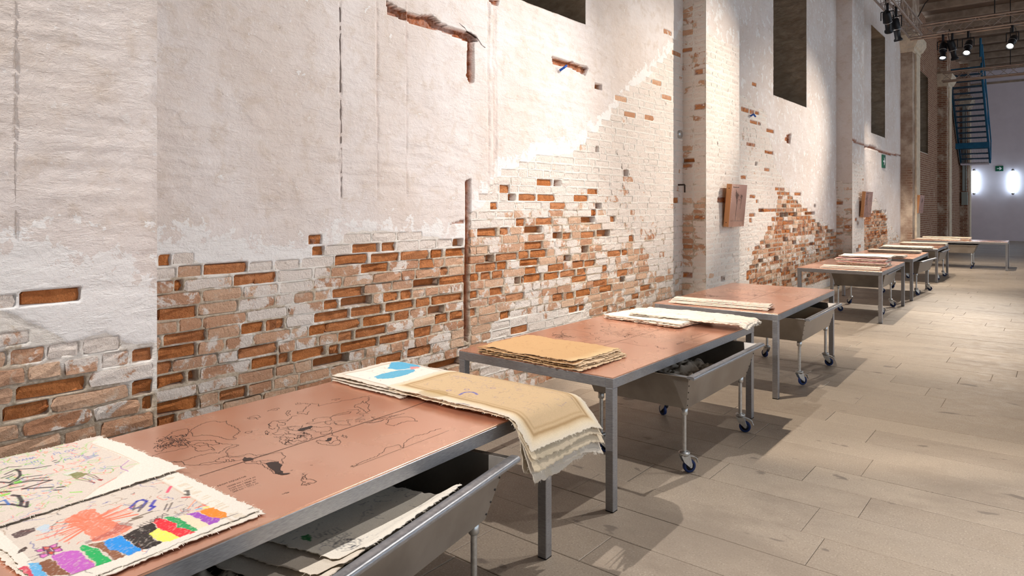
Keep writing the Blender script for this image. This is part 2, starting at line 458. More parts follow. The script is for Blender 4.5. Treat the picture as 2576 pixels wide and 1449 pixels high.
Z6 = [(490,215,610,215),(615,210,670,210,H),(220,265,300,265),(280,320,345,320,H),(358,325,490,325),(495,325,625,325),(860,285,940,285),(760,335,870,340),(590,385,705,385),(150,385,210,385),(920,385,970,385,H),(890,440,930,440),(815,490,920,490,H),(340,510,410,505),(485,500,610,500),(405,555,540,555,H),(930,590,1030,590,H),(815,600,920,600),(610,600,680,600,H),(680,600,750,600),(60,575,210,575),(405,685,540,680),(360,745,440,745),(445,735,570,730),(820,695,875,695,H),(120,755,185,755,H),(1010,735,1110,735),(1115,725,1155,725),(45,825,200,820),(210,815,285,810),(370,800,515,795),(575,830,690,830),(690,810,750,810,H),(755,810,925,800),(330,915,380,915,H),(400,920,530,910),(545,890,660,885),(665,870,780,865),(790,865,855,865),(410,860,500,850),(90,890,165,885),(170,880,245,880),(0,905,75,905),(750,920,860,915),(1100,920,1140,915,H),(150,1015,250,1010),(710,1030,770,1030),(780,1025,890,1015),(905,945,1010,940),(950,990,1045,985),(1030,485,1070,485),(1165,625,1205,625),(1080,875,1160,870),(1250,995,1330,985),(1190,1050,1240,1045),(610,1080,690,1070),(970,840,1010,840),(1125,150,1165,150,H),(800,1135,845,1130),(975,1155,1020,1150),(0,1040,70,1030),(0,1175,70,1165),(920,-30,950,-30,H),(1490,340,1530,340)]
RUNS1 = zoom_runs(Z2, 0, 560, .4003) + zoom_runs(Z5, 640, 420, .3727) + zoom_runs(Z6, 1180, 380, .345)
# single bare bricks high on the bay (1500,215), (1510,375) ...
RUNS1 += zoom_runs([(1495,215,1515,215,H),(1400,155,1440,157,H),(1445,172,1478,178,H),(1545,240,1578,243,2),(1570,285,1600,287,2),(1620,290,1645,291,2),(1640,205,1665,207,2),(1664,240,1690,243,2),(1690,135,1715,140,2),(1668,85,1690,88,2)], 0, 0, 1)
ZP = [(115,430,520,390),(0,670,65,660),(95,1100,555,1020),(820,850,985,835),(890,1150,980,1130),(0,1250,320,1190),(820,1060,980,1040)]
RUNSP = zoom_runs(ZP, 0, 560, .4003, PIL_D)
ZB2 = [(600,990,650,990),(610,1015,655,1015),(700,1020,735,1020),(625,1125,690,1115,H),(755,1120,805,1125,H),(800,1075,812,1075,H),(712,1140,770,1145),(770,1145,810,1145),(820,1170,832,1170,H),(868,1200,910,1205,H),(640,1150,700,1150),(580,1085,640,1090),(680,1038,692,1038),(745,1100,770,1100),(700,1220,760,1220),(610,1210,680,1210),(540,1090,580,1090),(650,720,680,725,H),(440,565,520,590),(470,625,510,630),(555,670,595,675),(330,385,352,390),(470,275,488,280),(480,430,505,435),(450,740,500,750),(545,790,590,800)]
RUNS2 = zoom_runs(ZB2, 1660, 0, .483)
ZB3 = [(270,845,300,845,H),(330,840,385,840,H),(420,840,440,840,H),(55,1225,95,1230,H),(160,940,210,945),(220,1150,330,1150),(270,1060,300,1065),(300,295,315,295),(170,1180,220,1185),(370,1160,440,1160,H)]
RUNS3 = zoom_runs(ZB3, 2150, 380, .1794)

def wall_line(pts, x=0.0):
    q = sorted(on_wall(u, v, x) for u, v in pts)
    ys = np.array([p[0] for p in q]); zs = np.array([p[1] for p in q])
    return lambda y: np.interp(y, ys, zs)

def brick_arrays(B, rng):
    """B: list of dicts (uc, zc, w, h, f (face depth), c, o, t). -> verts (N,27,3) in (u,z,h) and attribute (N,27,3)"""
    N = len(B)
    g = lambda k: np.array([b[k] for b in B])[:, None]
    uc, zc, w, h, f, c, o, t = [g(k) for k in ('uc', 'zc', 'w', 'h', 'f', 'c', 'o', 't')]
    gi = np.array([-.5, -.44, 0, .44, .5]); gj = np.array([-.5, 0, .5])
    U, Zz = np.meshgrid(gi, gj, indexing='ij'); U = U.ravel()[None]; Zz = Zz.ravel()[None]
    edge = ((abs(U) > .45) | (abs(Zz) > .45)).astype(float)
    corner = ((abs(U) > .45) & (abs(Zz) > .45)).astype(float)
    ju = rng.normal(0, 1, (N, 15)); jz = rng.normal(0, 1, (N, 15)); jh = rng.normal(0, 1, (N, 15))
    rough = .0018 + .0052 * o
    fu = uc + U * w * (1 - .02 * corner) + ju * (.0032 + .003 * o)
    fz = zc + Zz * h * (1 - .20 * corner) + jz * (.0026 + .0022 * o)
    fh = f + jh * rough - edge * (.0018 * (1 - .75 * np.clip(c, 0, 1)) + .003 * o) - corner * .003 * (1 - .6 * np.clip(c, 0, 1))
    ring = [0, 3, 6, 9, 12, 13, 14, 11, 8, 5, 2, 1]
    bu = uc + U[:, ring] * w; bz = zc + Zz[:, ring] * h; bh = np.broadcast_to(f - .05, bu.shape)
    V = np.stack([np.concatenate([fu, bu], 1), np.concatenate([fz, bz], 1), np.concatenate([fh, bh], 1)], -1)
    A = np.stack([np.broadcast_to(a, (N, 27)) for a in (c, o, t)], -1)
    Q = []
    for i in range(4):
        for j in range(2):
            Q.append((i * 3 + j, (i + 1) * 3 + j, (i + 1) * 3 + j + 1, i * 3 + j + 1))
    for k in range(12):
        Q.append((ring[(k + 1) % 12], ring[k], 15 + k, 15 + (k + 1) % 12))
    return V, A, np.array(Q)

ALL_BRICKS = []      # (pixel area, verts xyz, attr, parent)
BQ = None

def wall_panel(name, parent, frame, u0, u1, du, zf, dz, ztop, boundary, runs=(), paint=None, orange=None, white=None,
               grooves=(), hole=None, seed=0, fade=(0, 0), course=.0755, blen=.262, bricks=True, relief=1.0, joint=1.0, jw=0.0, slots=(), mat='old_plaster', farattr=None):
    """one face of the wall: plaster / mortar skin as a height field, plus bricks where the plaster is gone"""
    global BQ
    rng = np.random.default_rng(seed + 11)
    if not fade[1] and u1 - u0 > 1.3: u0 -= .03; u1 += .03      # run on behind the neighbouring pilasters
    nu = max(3, int(round((u1 - u0) / du)) + 1)
    us = np.linspace(u0, u1, nu)
    zs = np.concatenate([np.arange(-.02, zf, dz), np.arange(zf, ztop + .001, max(dz * 4, .12))])
    if zs[-1] < ztop: zs = np.append(zs, ztop)
    U, Z = np.meshgrid(us, zs, indexing='ij')
    bz = boundary(U) if boundary else np.full_like(U, -1.0)
    n = fbm(U * 3.1, Z * 4.2, seed, 5) - .5
    ex = sstep(-.012, .012, bz + .16 * n - Z)                       # 1 = bare
    pt = paint(U, Z) if paint else np.full_like(U, .5)
    near = .35 + .65 * sstep(0, .5, Z - bz)
    hp = .003 + relief * near * (.008 * (fbm(U * 1.3 + Z * .5, Z * 5.5, seed + 2, 4) - .5) + .012 * (fbm(U * 6, Z * 9, seed + 4, 4) - .5)
                          + .0010 * np.sin(2 * np.pi * Z / course + 5 * fbm(U * 1.5, Z, seed + 8, 2)) * sstep(.45, .7, fbm(U * 1.4, Z * 1.4, seed + 7, 2)))
    hm = -(.0042 - .0042 * sstep(.2, .85, pt)) * joint + .008 * (fbm(U * 20, Z * 24, seed + 5, 3) - .5)
    h = hp * (1 - ex) + hm * ex
    A = np.zeros(U.shape + (3,))
    wl = white(U, Z) if white else np.zeros_like(U)
    A[..., 0] = np.where(ex > .5, np.clip(pt + .1, 0, 1), np.clip(wl, 0, 1))
    A[..., 2] = ex
    B = []
    if bricks and boundary:
        zmax = float(np.max(bz)) + .1
        nc = int(zmax / course) + 1
        byc = {}
        for (a, b, zc, hol) in runs:
            byc.setdefault(int(round((zc - course / 2) / course)), []).append((max(a, u0 + .01), min(b, u1 - .01), hol))
        for c in range(nc):
            zc = (c + .5) * course
            pieces = []
            pos = u0 + .004
            for (a, b, hol) in sorted(byc.get(c, [])) + [(u1 - .004, u1 - .004, None)]:
                if a < pos - .02 and b > pos: a = pos
                gap = a - pos
                if gap > .03:
                    if gap < .34 * blen / .262: ln = [gap]
                    else:
                        ln = []; rem = gap
                        while rem > blen * 1.5:
                            l = blen * (rng.uniform(.9, 1.08) if rng.random() < .72 else rng.uniform(.46, .56))
                            ln.append(l); rem -= l
                        if rem > blen * 1.05: ln += [rem * .52, rem * .48]
                        else: ln.append(rem)
                        if c % 2: ln = ln[::-1]
                    p = pos
                    for l in ln: pieces.append((p, p + l, None)); p += l
                if hol is not None and b - a > .02:
                    k = max(1, int(round((b - a) / .27)))
                    for i in range(k):
                        pieces.append((a + (b - a) * i / k, a + (b - a) * (i + 1) / k, hol))
                pos = max(pos, b)
            if slots:
                cut = []
                for (a, b, hol) in pieces:
                    for (s0, s1, z0, z1) in slots:
                        if z0 < zc < z1 and a < s1 and b > s0:
                            if s0 - a > .03: cut.append((a, s0, hol))
                            if b - s1 > .03: cut.append((s1, b, hol))
                            break
                    else: cut.append((a, b, hol))
                pieces = cut
            for (a, b, hol) in pieces:
                uc = (a + b) / 2; w = b - a - .011 - jw - rng.uniform(0, .006)
                if w < .025: continue
                z = zc + .010 * (float(vnoise(uc * .9, c * .35, seed + 9)) - .5) + rng.normal(0, .0012)
                bb = float(boundary(np.array(uc))) + .16 * (float(fbm(uc * 3.1, z * 4.2, seed, 5)) - .5)
                if hol is None and z > bb + .012: continue
                if hole and hole[0] - .02 < uc < hole[1] + .02 and z > hole[2] - .04: continue
                cpt = float(paint(np.array(uc), np.array(z))) if paint else .5
                og = 0.0
                if hol is None and orange: og = 1.0 if rng.random() < float(orange(uc, z)) else 0.0
                hh = course - .010 - jw - rng.uniform(0, .006)
                if hol == 2:
                    d = dict(c=rng.uniform(0, .3), o=rng.uniform(.15, .4), f=-.003, t=rng.random())
                elif hol is not None:
                    d = dict(c=rng.uniform(-.3, .05), o=rng.uniform(.8, 1), f=(-.055 - rng.uniform(0, .02)) if hol else -.005 - rng.uniform(0, .014), t=rng.random())
                elif og:
                    d = dict(c=rng.uniform(-.3, .1), o=rng.uniform(.6, 1), f=-.0045 - rng.uniform(0, .014) if rng.random() < .85 else -.055, t=rng.random())
                else:
                    d = dict(c=np.clip(cpt + rng.normal(0, .12), -.2, 1.1), o=max(0, rng.normal(.06, .12)), f=rng.normal(-.0005, .0028) * (1.15 - .9 * min(1, max(0, cpt))), t=rng.random())
                d.update(uc=uc, zc=z, w=w, h=hh)
                B.append(d)
                # let the skin drop back behind the brick
                mg = .001 if d['f'] < -.004 else .006
                i0, i1 = np.searchsorted(us, [uc - w / 2 + mg, uc + w / 2 - mg])
                j0, j1 = np.searchsorted(zs, [z - hh / 2 + mg, z + hh / 2 - mg])
                h[i0:i1, j0:j1] = np.minimum(h[i0:i1, j0:j1], d['f'] - (.03 if du < .015 or d['f'] < -.03 else .004))
                A[i0:i1, j0:j1, 2] = 1
                if d['f'] < -.004 and d['o'] > .5: A[i0:i1, j0:j1, 1] = .75
    for (poly, depth, dirt) in grooves:
        m = in_poly(U, Z, poly)
        h[m] = -depth + .02 * (fbm(U[m] * 14, Z[m] * 14, seed + 3, 3) - .5)
        A[m, 1] = np.maximum(A[m, 1], dirt * (.75 + .5 * fbm(U[m] * 9, Z[m] * 9, 3, 2)))
    if fade[0]: h *= sstep(0, .035, U - u0)
    if fade[1]: h *= sstep(0, .035, u1 - U)
    if farattr is not None: A[..., 0] = farattr
    X = frame(U, Z, h)
    idx = np.arange(U.size).reshape(U.shape)
    Q = np.stack([idx[:-1, :-1], idx[1:, :-1], idx[1:, 1:], idx[:-1, 1:]], -1)
    if hole:
        uc = .25 * (U[:-1, :-1] + U[1:, :-1] + U[1:, 1:] + U[:-1, 1:]); zc = .25 * (Z[:-1, :-1] + Z[1:, :-1] + Z[1:, 1:] + Z[:-1, 1:])
        keep = ~((uc > hole[0]) & (uc < hole[1]) & (zc > hole[2]) & (zc < hole[3]))
        Q = Q[keep]
    o = link_obj(name, np_mesh(name, X.reshape(-1, 3), Q.reshape(-1, 4), mat, A.reshape(-1, 3)), parent)
    if B:
        V, BA, BQ = brick_arrays(B, rng)
        W = frame(V[..., 0], V[..., 1], V[..., 2])
        for k in range(len(B)):
            p = W[k, 7]
            pu, pv, d = px_of(*p)
            a = 0
            if d > .5 and -20 < pu < 2590 and -10 < pv < 1460:
                q0 = px_of(*W[k, 1]); q1 = px_of(*W[k, 13]); q2 = px_of(*W[k, 6]); q3 = px_of(*W[k, 8])
                a = abs(q1[0] - q0[0]) * abs(q3[1] - q2[1])
                # hidden behind the table tops
                if p[2] < .72 and p[1] < 8.3 and pv > 960 and pu < 1150: a *= .2
            ALL_BRICKS.append((a, W[k], BA[k], o))
    return o

def in_poly(X, Y, poly):
    m = np.zeros(np.shape(X), bool)
    n = len(poly)
    for i in range(n):
        x1, y1 = poly[i]; x2, y2 = poly[(i + 1) % n]
        if y1 == y2: continue
        c = ((y1 > Y) != (y2 > Y)) & (X < (x2 - x1) * (Y - y1) / (y2 - y1) + x1)
        m ^= c
    return m
def wpoly(pts, x=0.0): return [on_wall(u, v, x) for u, v in pts]

def front(x0): return lambda u, z, h: np.stack([x0 + h, u, z], -1)
def facing_near(y0): return lambda u, z, h: np.stack([u, y0 - h, z], -1)

# --- bay 1 ---------------------------------------------------------------------------------------
b1 = wall_line([(395,648),(450,640),(520,655),(600,650),(660,672),(720,668),(790,650),(830,625),(880,598),(960,592),(1060,605),(1130,608),(1172,600),(1180,540),(1215,520),(1235,455),(1300,425),(1370,400),(1440,385),(1490,345),(1530,310),(1560,260),(1600,215),(1650,180),(1690,120),(1718,60)])
c1 = wall_line([(395,740),(700,800),(840,680),(1170,640),(1250,640),(1400,600),(1550,680),(1718,860)])
LIMEP = wpoly([(1205,880),(1250,800),(1480,770),(1490,840),(1210,960)])
def paint1(u, z):
    a, b = c1(u), b1(u)
    p = .30 + .52 * sstep(0, 1, (z - a) / np.maximum(b - a, .05))
    p = p + .5 * (fbm(u * 1.7, z * 2.6, 41, 3) - .5)
    p = p + .12 * sstep(6.2, 7.6, u)
    return np.where(in_poly(u, z, LIMEP), .75, p)
def orange1(u, z):
    return .05 if z < float(c1(u)) else 0.0
def white1(u, z):
    w = sstep(.35, 0, z - b1(u)) * (.75 + .5 * (fbm(u * 2, z * 3, 17, 3) - .5))
    return np.maximum(w, .22 * fbm(u * .8, z * .9, 8, 3))
GR1 = [(wpoly(p), d, k) for p, d, k in [
    ([(1171,455),(1184,450),(1185,600),(1182,700),(1181,860),(1167,860),(1169,700),(1170,600)], .05, .9),
    ([(972,2),(1005,22),(1050,38),(1085,38),(1112,60),(1195,88),(1202,106),(1170,102),(1110,78),(1040,60),(975,34)], .055, .75),
    ([(1176,95),(1192,95),(1192,205),(1182,212),(1173,190),(1175,130)], .055, .85),
    ([(1388,143),(1440,156),(1480,172),(1472,190),(1438,172),(1390,160)], .05, .85),
    ([(1228,-2),(1256,0),(1250,16),(1236,10)], .03, .8),
    ([(780,600),(800,596),(802,608),(786,614)], .012, .7), ([(1133,565),(1140,560),(1168,552),(1168,562)], .012, .7)]]
for (u, w) in ((855, 2.5), (948, 1.6), (1022, 1.6), (1244, 5), (1228, 3)):
    GR1.append((wpoly([(u - w, 4), (u + w, 4), (u + w + 1, 500), (u - w + 1, 500)]), .001, .10))
wall_panel('plaster', wall, front(0), 1.556, 8.37, .0098, 4.3, .0098, CEIL, b1, RUNS1, paint1, orange1, white1, GR1,
           hole=(WIN[0][0], WIN[0][1], SILL, HEAD), seed=1, slots=[(on_wall(1169, 700)[0], on_wall(1183, 700)[0], on_wall(1176, 862)[1], 2.0)])
# --- bay 2 ---------------------------------------------------------------------------------------
b2 = wall_line([(1800,180),(1862,240),(1925,290),(1950,420),(1985,480),(2030,520),(2070,560),(2104,585)])
ORP2 = wpoly([(1890,640),(1945,560),(1962,470),(2000,500),(2060,560),(2110,590),(2110,690),(2010,730),(1870,760)])
def paint2(u, z):
    p = .76 + .6 * (fbm(u * 1.1, z * 1.7, 51, 3) - .5)
    p = np.where(z > b2(u) - .35, np.maximum(p, .72), p)
    return np.where(in_poly(u, z, ORP2), p - .45, p)
def orange2(u, z): return .42 if bool(in_poly(np.array(u), np.array(z), ORP2)) else .05
wall_panel('plaster', wall, front(0), 9.52, 16.1, .02, 5.2, .0185, CEIL, b2, RUNS2, paint2, orange2,
           lambda u, z: .35 + 0 * u, [(wpoly([(1978,340),(1990,335),(1988,362),(1979,360)]), .05, .9)],
           hole=(WIN[1][0], WIN[1][1], SILL, HEAD), seed=2)
# --- bay 3 ---------------------------------------------------------------------------------------
b3 = wall_line([(2150,470),(2176,500),(2205,505),(2232,545),(2262,600)])
ORP3 = wpoly([(2160,600),(2172,550),(2205,525),(2230,540),(2234,610),(2200,660),(2150,660)])
def paint3(u, z): return np.where(in_poly(u, z, ORP3), .15, .65) + .6 * (fbm(u, z * 1.5, 61, 3) - .5)
CRK = [(2168,362),(2174,366),(2195,368),(2215,378),(2240,386),(2270,389),(2270,393),(2238,390),(2212,382),(2194,373),(2172,371)]
wall_panel('plaster', wall, front(0), 17.23, 23.6, .05, 6.6, .035, CEIL, b3, RUNS3, paint3,
           lambda u, z: .5 if bool(in_poly(np.array(u), np.array(z), ORP3)) else .04, lambda u, z: .3 + 0 * u,
           [(wpoly(CRK), .04, .8)], hole=(WIN[2][0], WIN[2][1], SILL, HEAD), seed=3)
# --- far bays: brick courses too small to tell apart -------------------------------------------------
for i, (a, b) in enumerate(((24.75, 31.3), (32.4, 38.6), (39.7, END_Y))):
    wall_panel('brickwork', wall, front(0), a, b, .2, 7, .1, CEIL, None, seed=4 + i, bricks=False, mat='far_brick', farattr=-.1,
               hole=(WIN[3][0], WIN[3][1], SILL, HEAD) if i == 0 else None)
# --- pilasters -----------------------------------------------------------------------------------
bp0 = wall_line([(-200,640),(0,790),(60,800),(120,830),(170,862),(260,846),(330,858),(395,862)], PIL_D)
bflat = lambda z: (lambda u: np.full(np.shape(u), z))
for i, (a, b) in enumerate(PIL):
    ps = empty('pilaster'); ps.parent = wall
    if i == 0:
        wall_panel('plaster', ps, front(PIL_D), a, b, .0098, 3.2, .0098, CEIL, bp0, RUNSP,
                   lambda u, z: .2 + .5 * sstep(-.35, 0, z - bp0(u)) + .6 * (fbm(u * 2, z * 3, 71, 3) - .5),
                   lambda u, z: .04, lambda u, z: sstep(.75, .05, z - bp0(u)) * .95 * (fbm(u * 1.4, z * 2, 72, 3) + .45),
                   [], seed=21, fade=(0, 1), course=.083, blen=.285, joint=1.8, jw=.006, relief=.75)
    elif i < 3:
        dz = .03 if i == 1 else .05
        bz = 3.9 if i == 1 else 2.6
        wall_panel('plaster', ps, front(PIL_D), a, b, dz, 5.6, dz * .8, CEIL, bflat(bz), (),
                   lambda u, z: .86 + .5 * (fbm(u * 2, z * 1.2, 81, 3) - .5) - .2 * sstep(1.3, .4, z), lambda u, z: .03 if z < 1.5 else .01,
                   lambda u, z: .4 + 0 * u, [(wpoly([(2143,348),(2160,356),(2176,362),(2176,368),(2158,362),(2143,354)], PIL_D), .03, .8)] if i == 2 else [],
                   seed=22 + i, fade=(1, 1))
        wall_panel('plaster', ps, facing_near(a), -.03, PIL_D, .03, 5.6, dz * .8, CEIL, bflat(4.6 if i == 1 else 2.2), (),
                   lambda u, z: .55 + .7 * (fbm(u * 2 + 5, z * 1.6, 91, 3) - .5), lambda u, z: .06, lambda u, z: .1 + 0 * u, [], seed=32 + i, fade=(1, 1))
    else:
        wall_panel('brickwork', ps, front(PIL_D), a, b, .15, 5, .08, CEIL, None, seed=26 + i, bricks=False, mat='far_brick', farattr=.85 if i == 3 else .2)
        wall_panel('brickwork', ps, facing_near(a), -.03, PIL_D, .1, 5, .08, CEIL, None, seed=36 + i, bricks=False, mat='far_brick', farattr=.55 if i == 3 else .1)
    m = MB(); m.add([(0, b, 0), (PIL_D, b, 0), (PIL_D, b, CEIL), (0, b, CEIL)], [(0, 1, 2, 3)])
    if i == 0: m.add([(0, a, 0), (PIL_D, a, 0), (PIL_D, a, CEIL), (0, a, CEIL)], [(0, 1, 2, 3)])
    m.obj('return_face', 'reveal_render', ps)
    if i >= 3:                                             # stone impost under the beams
        z0 = 6.35
        prof = [(0, z0), (.05, z0 + .03), (.05, z0 + .12), (.10, z0 + .16), (.18, z0 + .34), (.18, z0 + .5), (.10, z0 + .55), (0, z0 + .6)]
        m = MB()
        vs = []; n = len(prof)
        for (e, z) in prof:
            vs += [(.0, a - e, z), (PIL_D + e, a - e, z), (PIL_D + e, b + e, z), (.0, b + e, z)]
        fs = []
        for k in range(n - 1):
            for j in range(3): fs.append((k * 4 + j, k * 4 + j + 1, (k + 1) * 4 + j + 1, (k + 1) * 4 + j))
        fs.append((0, 1, 2, 3)); fs.append(tuple((n - 1) * 4 + j for j in range(4)))
        m.add(vs, fs).obj('impost', 'beige_stone', ps)
        # shallow strip on the pilaster face
        MB().box((PIL_D + .03, (a + b) / 2 + .1, 3.2), (.06, (b - a) * .55, 6.3)).obj('stone_strip', 'beige_stone', ps, bevel=.01)
# wall before the first pilaster, behind the camera's left
wall_panel('plaster', wall, front(0), -5.0, .40, .08, 4.5, .06, CEIL, bflat(-1), seed=9, bricks=False)

# --- bricks: the 300 that show largest are single objects, the rest one part per face -----------------
order = sorted(range(len(ALL_BRICKS)), key=lambda k: -ALL_BRICKS[k][0])
single = set(order[:300])
rest = {}
for k in order:
    a, W, BA, o = ALL_BRICKS[k]
    if k in single:
        c = W[7].copy()
        me = np_mesh('brick', W - c, BQ, 'old_brick', BA, smooth=False)
        ob = link_obj('brick', me, o); ob.location = c
    else:
        rest.setdefault(o.name, [o, [], []])
        rest[o.name][1].append(W); rest[o.name][2].append(BA)
for nm, (o, Ws, As) in rest.items():
    n = len(Ws)
    V = np.concatenate(Ws); A = np.concatenate(As)
    Q = (BQ[None] + (np.arange(n) * 27)[:, None, None]).reshape(-1, 4)
    link_obj('brickwork', np_mesh('brickwork', V, Q, 'old_brick', A, smooth=False), o, 'stuff')

# --- hairline cracks, iron bits and scraps that sit on the wall ----------------------------------------
def crack(pts, w, x, mat='crack_grey', name='crack', seed=0):
    rng = random.Random(seed)
    q = []
    for (u0, v0), (u1, v1) in zip(pts[:-1], pts[1:]):
        n = max(2, int(math.hypot(u1 - u0, v1 - v0) / 9))
        for i in range(n):
            t = i / n
            q.append(on_wall(u0 + (u1 - u0) * t + rng.uniform(-1.2, 1.2), v0 + (v1 - v0) * t + rng.uniform(-1, 1), x))
    q.append(on_wall(*pts[-1], x))
    m = MB()
    for (a, b) in zip(q[:-1], q[1:]):
        if rng.random() < .12: continue
        d = Vector((0, b[0] - a[0], b[1] - a[1]))
        if d.length < 1e-5: continue
        nrm = Vector((0, -d.z, d.y)).normalized() * w * rng.uniform(.3, 1)
        A_, B_ = Vector((x + .0055, *a)), Vector((x + .0055, *b))
        m.add([A_ - nrm, B_ - nrm, B_ + nrm, A_ + nrm, A_ - nrm - Vector((.02, 0, 0)), B_ - nrm - Vector((.02, 0, 0)), B_ + nrm - Vector((.02, 0, 0)), A_ + nrm - Vector((.02, 0, 0))],
              [(0, 1, 2, 3), (4, 7, 6, 5), (0, 4, 5, 1), (2, 6, 7, 3)])
    m.obj(name, mat, wall)
crack([(38, 2), (37, 200), (36, 420), (40, 600)], .0012, PIL_D, seed=1)
crack([(856, 10), (857, 260), (860, 500)], .0008, 0.0, seed=2)
crack([(1155, 58), (1175, 78), (1198, 95), (1210, 112), (1220, 120)], .003, 0.0, seed=3, mat='iron_dark')
MB().path([(.02, *on_wall(1404, 178)), (.05, *on_wall(1408, 172)), (.06, *on_wall(1413, 167))], .012, 8).obj('blue_plug', 'blue_scrap', wall)
MB().path([(.02, *on_wall(1885, 292)), (.05, *on_wall(1888, 288)), (.06, *on_wall(1891, 294))], .014, 8).obj('blue_plug', 'blue_scrap', wall)
p = on_wall(1708, 338); MB().lathe([(0, .03), (.05, .03), (.055, .015), (.055, -.02)], (0.0, *p), (1, 0, 0), 12).obj('anchor_plate', 'zinc', wall)
p = on_wall(1706, 465); MB().path([(0, *p), (.09, *p), (.09, p[0], p[1] - .10)], .011, 8).obj('iron_hook', 'iron_dark', wall)

# --- window recesses ---------------------------------------------------------------------------------
for i, (a, b) in WIN.items():
    w = empty('window_%d' % (i + 1), (0, (a + b) / 2, SILL), 0, None, None, None, 'structure')
    D = 1.05; e = .02
    rng = np.random.default_rng(70 + i)
    def quadgrid(name, P0, PU, PV, n, m, amp, nrm):
        s = np.linspace(0, 1, n); t = np.linspace(0, 1, m)
        S, T = np.meshgrid(s, t, indexing='ij')
        X = np.array(P0)[None, None] + S[..., None] * np.array(PU) + T[..., None] * np.array(PV)
        hgt = amp * (fbm(S * n / 4, T * m / 2.4, 90 + i, 4) - .5) * (sstep(0, .05, S) * sstep(1, .95, S))
        X = X + hgt[..., None] * np.array(nrm) - np.array([0, (a + b) / 2, SILL])
        idx = np.arange(S.size).reshape(S.shape)
        Q = np.stack([idx[:-1, :-1], idx[1:, :-1], idx[1:, 1:], idx[:-1, 1:]], -1).reshape(-1, 4)
        link_obj(name, np_mesh(name, X.reshape(-1, 3), Q, 'reveal_render'), w)
    quadgrid('far_jamb', (0.004, b, SILL - e), (-D, .12, 0), (0, 0, HEAD - SILL + 2 * e), 30, 90, .05, (0, -1, 0))
    quadgrid('near_jamb', (0.004, a, SILL - e), (-D, -.12, 0), (0, 0, HEAD - SILL + 2 * e), 12, 30, .04, (0, 1, 0))
    quadgrid('sill', (0.004, a - .1, SILL - .006), (-D, 0, .1), (0, b - a + .2, 0), 12, 40, .03, (0, 0, 1))
    quadgrid('lintel', (0.004, a - .1, HEAD), (-D, 0, 0), (0, b - a + .2, 0), 8, 20, .03, (0, 0, -1))
    quadgrid('blocked_opening', (-D, a - .2, SILL - .1), (0, b - a + .4, 0), (0, 0, HEAD - SILL + .2), 20, 30, .02, (1, 0, 0))

# ------------------------------------------------------------------ floor of stone slabs
fl = MB(); fl.add([(-.3, -6, -.008), (16, -6, -.008), (16, END_Y, -.008), (-.3, END_Y, -.008)], [(0, 1, 2, 3)])
floor = fl.obj('floor', 'joint_mortar', None, label='wide floor of worn greyish tan stone slabs', kind='structure')
rng = random.Random(4)
slabs = []
y = -4.0; row = 0
while y < END_Y - .1:
    pitch = rng.choice([.31, .33, .34, .36])
    x = -.05 - rng.uniform(0, .8)
    while x < 15.5:
        L = rng.uniform(.75, 1.9)
        slabs.append((max(x, -.05), y, min(x + L, 15.6), min(y + pitch, END_Y)))
        x += L
    y += pitch; row += 1
def slab_area(s):
    cx, cy = (s[0] + s[2]) / 2, (s[1] + s[3]) / 2
    pts = [px_of(*p, 0) for p in ((s[0], s[1]), (s[2], s[1]), (s[2], s[3]), (s[0], s[3]))]
    if min(p[2] for p in pts) < .4: return 0
    u, v, d = px_of(cx, cy, 0)
    if not (900 < u < 2750 and 590 < v < 1600): return 0
    if .9 < cx < 1.8 and cy < 3.2: return 1
    return abs(sum(pts[i][0] * pts[(i + 1) % 4][1] - pts[(i + 1) % 4][0] * pts[i][1] for i in range(4))) / 2
sl_order = sorted(range(len(slabs)), key=lambda k: -slab_area(slabs[k]))
def slab_geo(s, rng):
    g = .0012; gy = .0019; b = .003
    x0, y0, x1, y1 = s[0] + g, s[1] + gy, s[2] - g, s[3] - gy
    z = rng.uniform(-.0012, .0012)
    top = [(x0 + b, y0 + b, z), (x1 - b, y0 + b, z), (x1 - b, y1 - b, z), (x0 + b, y1 - b, z)]
    mid = [(x0, y0, z - .0015), (x1, y0, z - .0015), (x1, y1, z - .0015), (x0, y1, z - .0015)]
    bot = [(p[0], p[1], -.03) for p in mid]
    V = np.array(top + mid + bot)
    Q = np.array([(0, 1, 2, 3)] + [(i + 4, (i + 1) % 4 + 4, (i + 1) % 4, i) for i in range(4)] + [(i + 8, (i + 1) % 4 + 8, (i + 1) % 4 + 4, i + 4) for i in range(4)])
    return V, Q
RV, RA = [], []
for n, k in enumerate(sl_order):
    V, Q = slab_geo(slabs[k], rng)
    tone = min(1, max(0, rng.gauss(.5, .3)))
    if n < 300:
        c = V[:4].mean(0); c[2] = 0
        o = link_obj('paving_slab', np_mesh('paving_slab', V - c, Q, 'floor_stone', np.full((12, 3), tone), smooth=False), floor)
        o.location = c
    else:
        RV.append(V); RA.append(np.full((12, 3), tone))
n = len(RV)
link_obj('paving', np_mesh('paving', np.concatenate(RV), (Q[None] + (np.arange(n) * 12)[:, None, None]).reshape(-1, 4), 'floor_stone', np.concatenate(RA), smooth=False), floor, 'stuff')

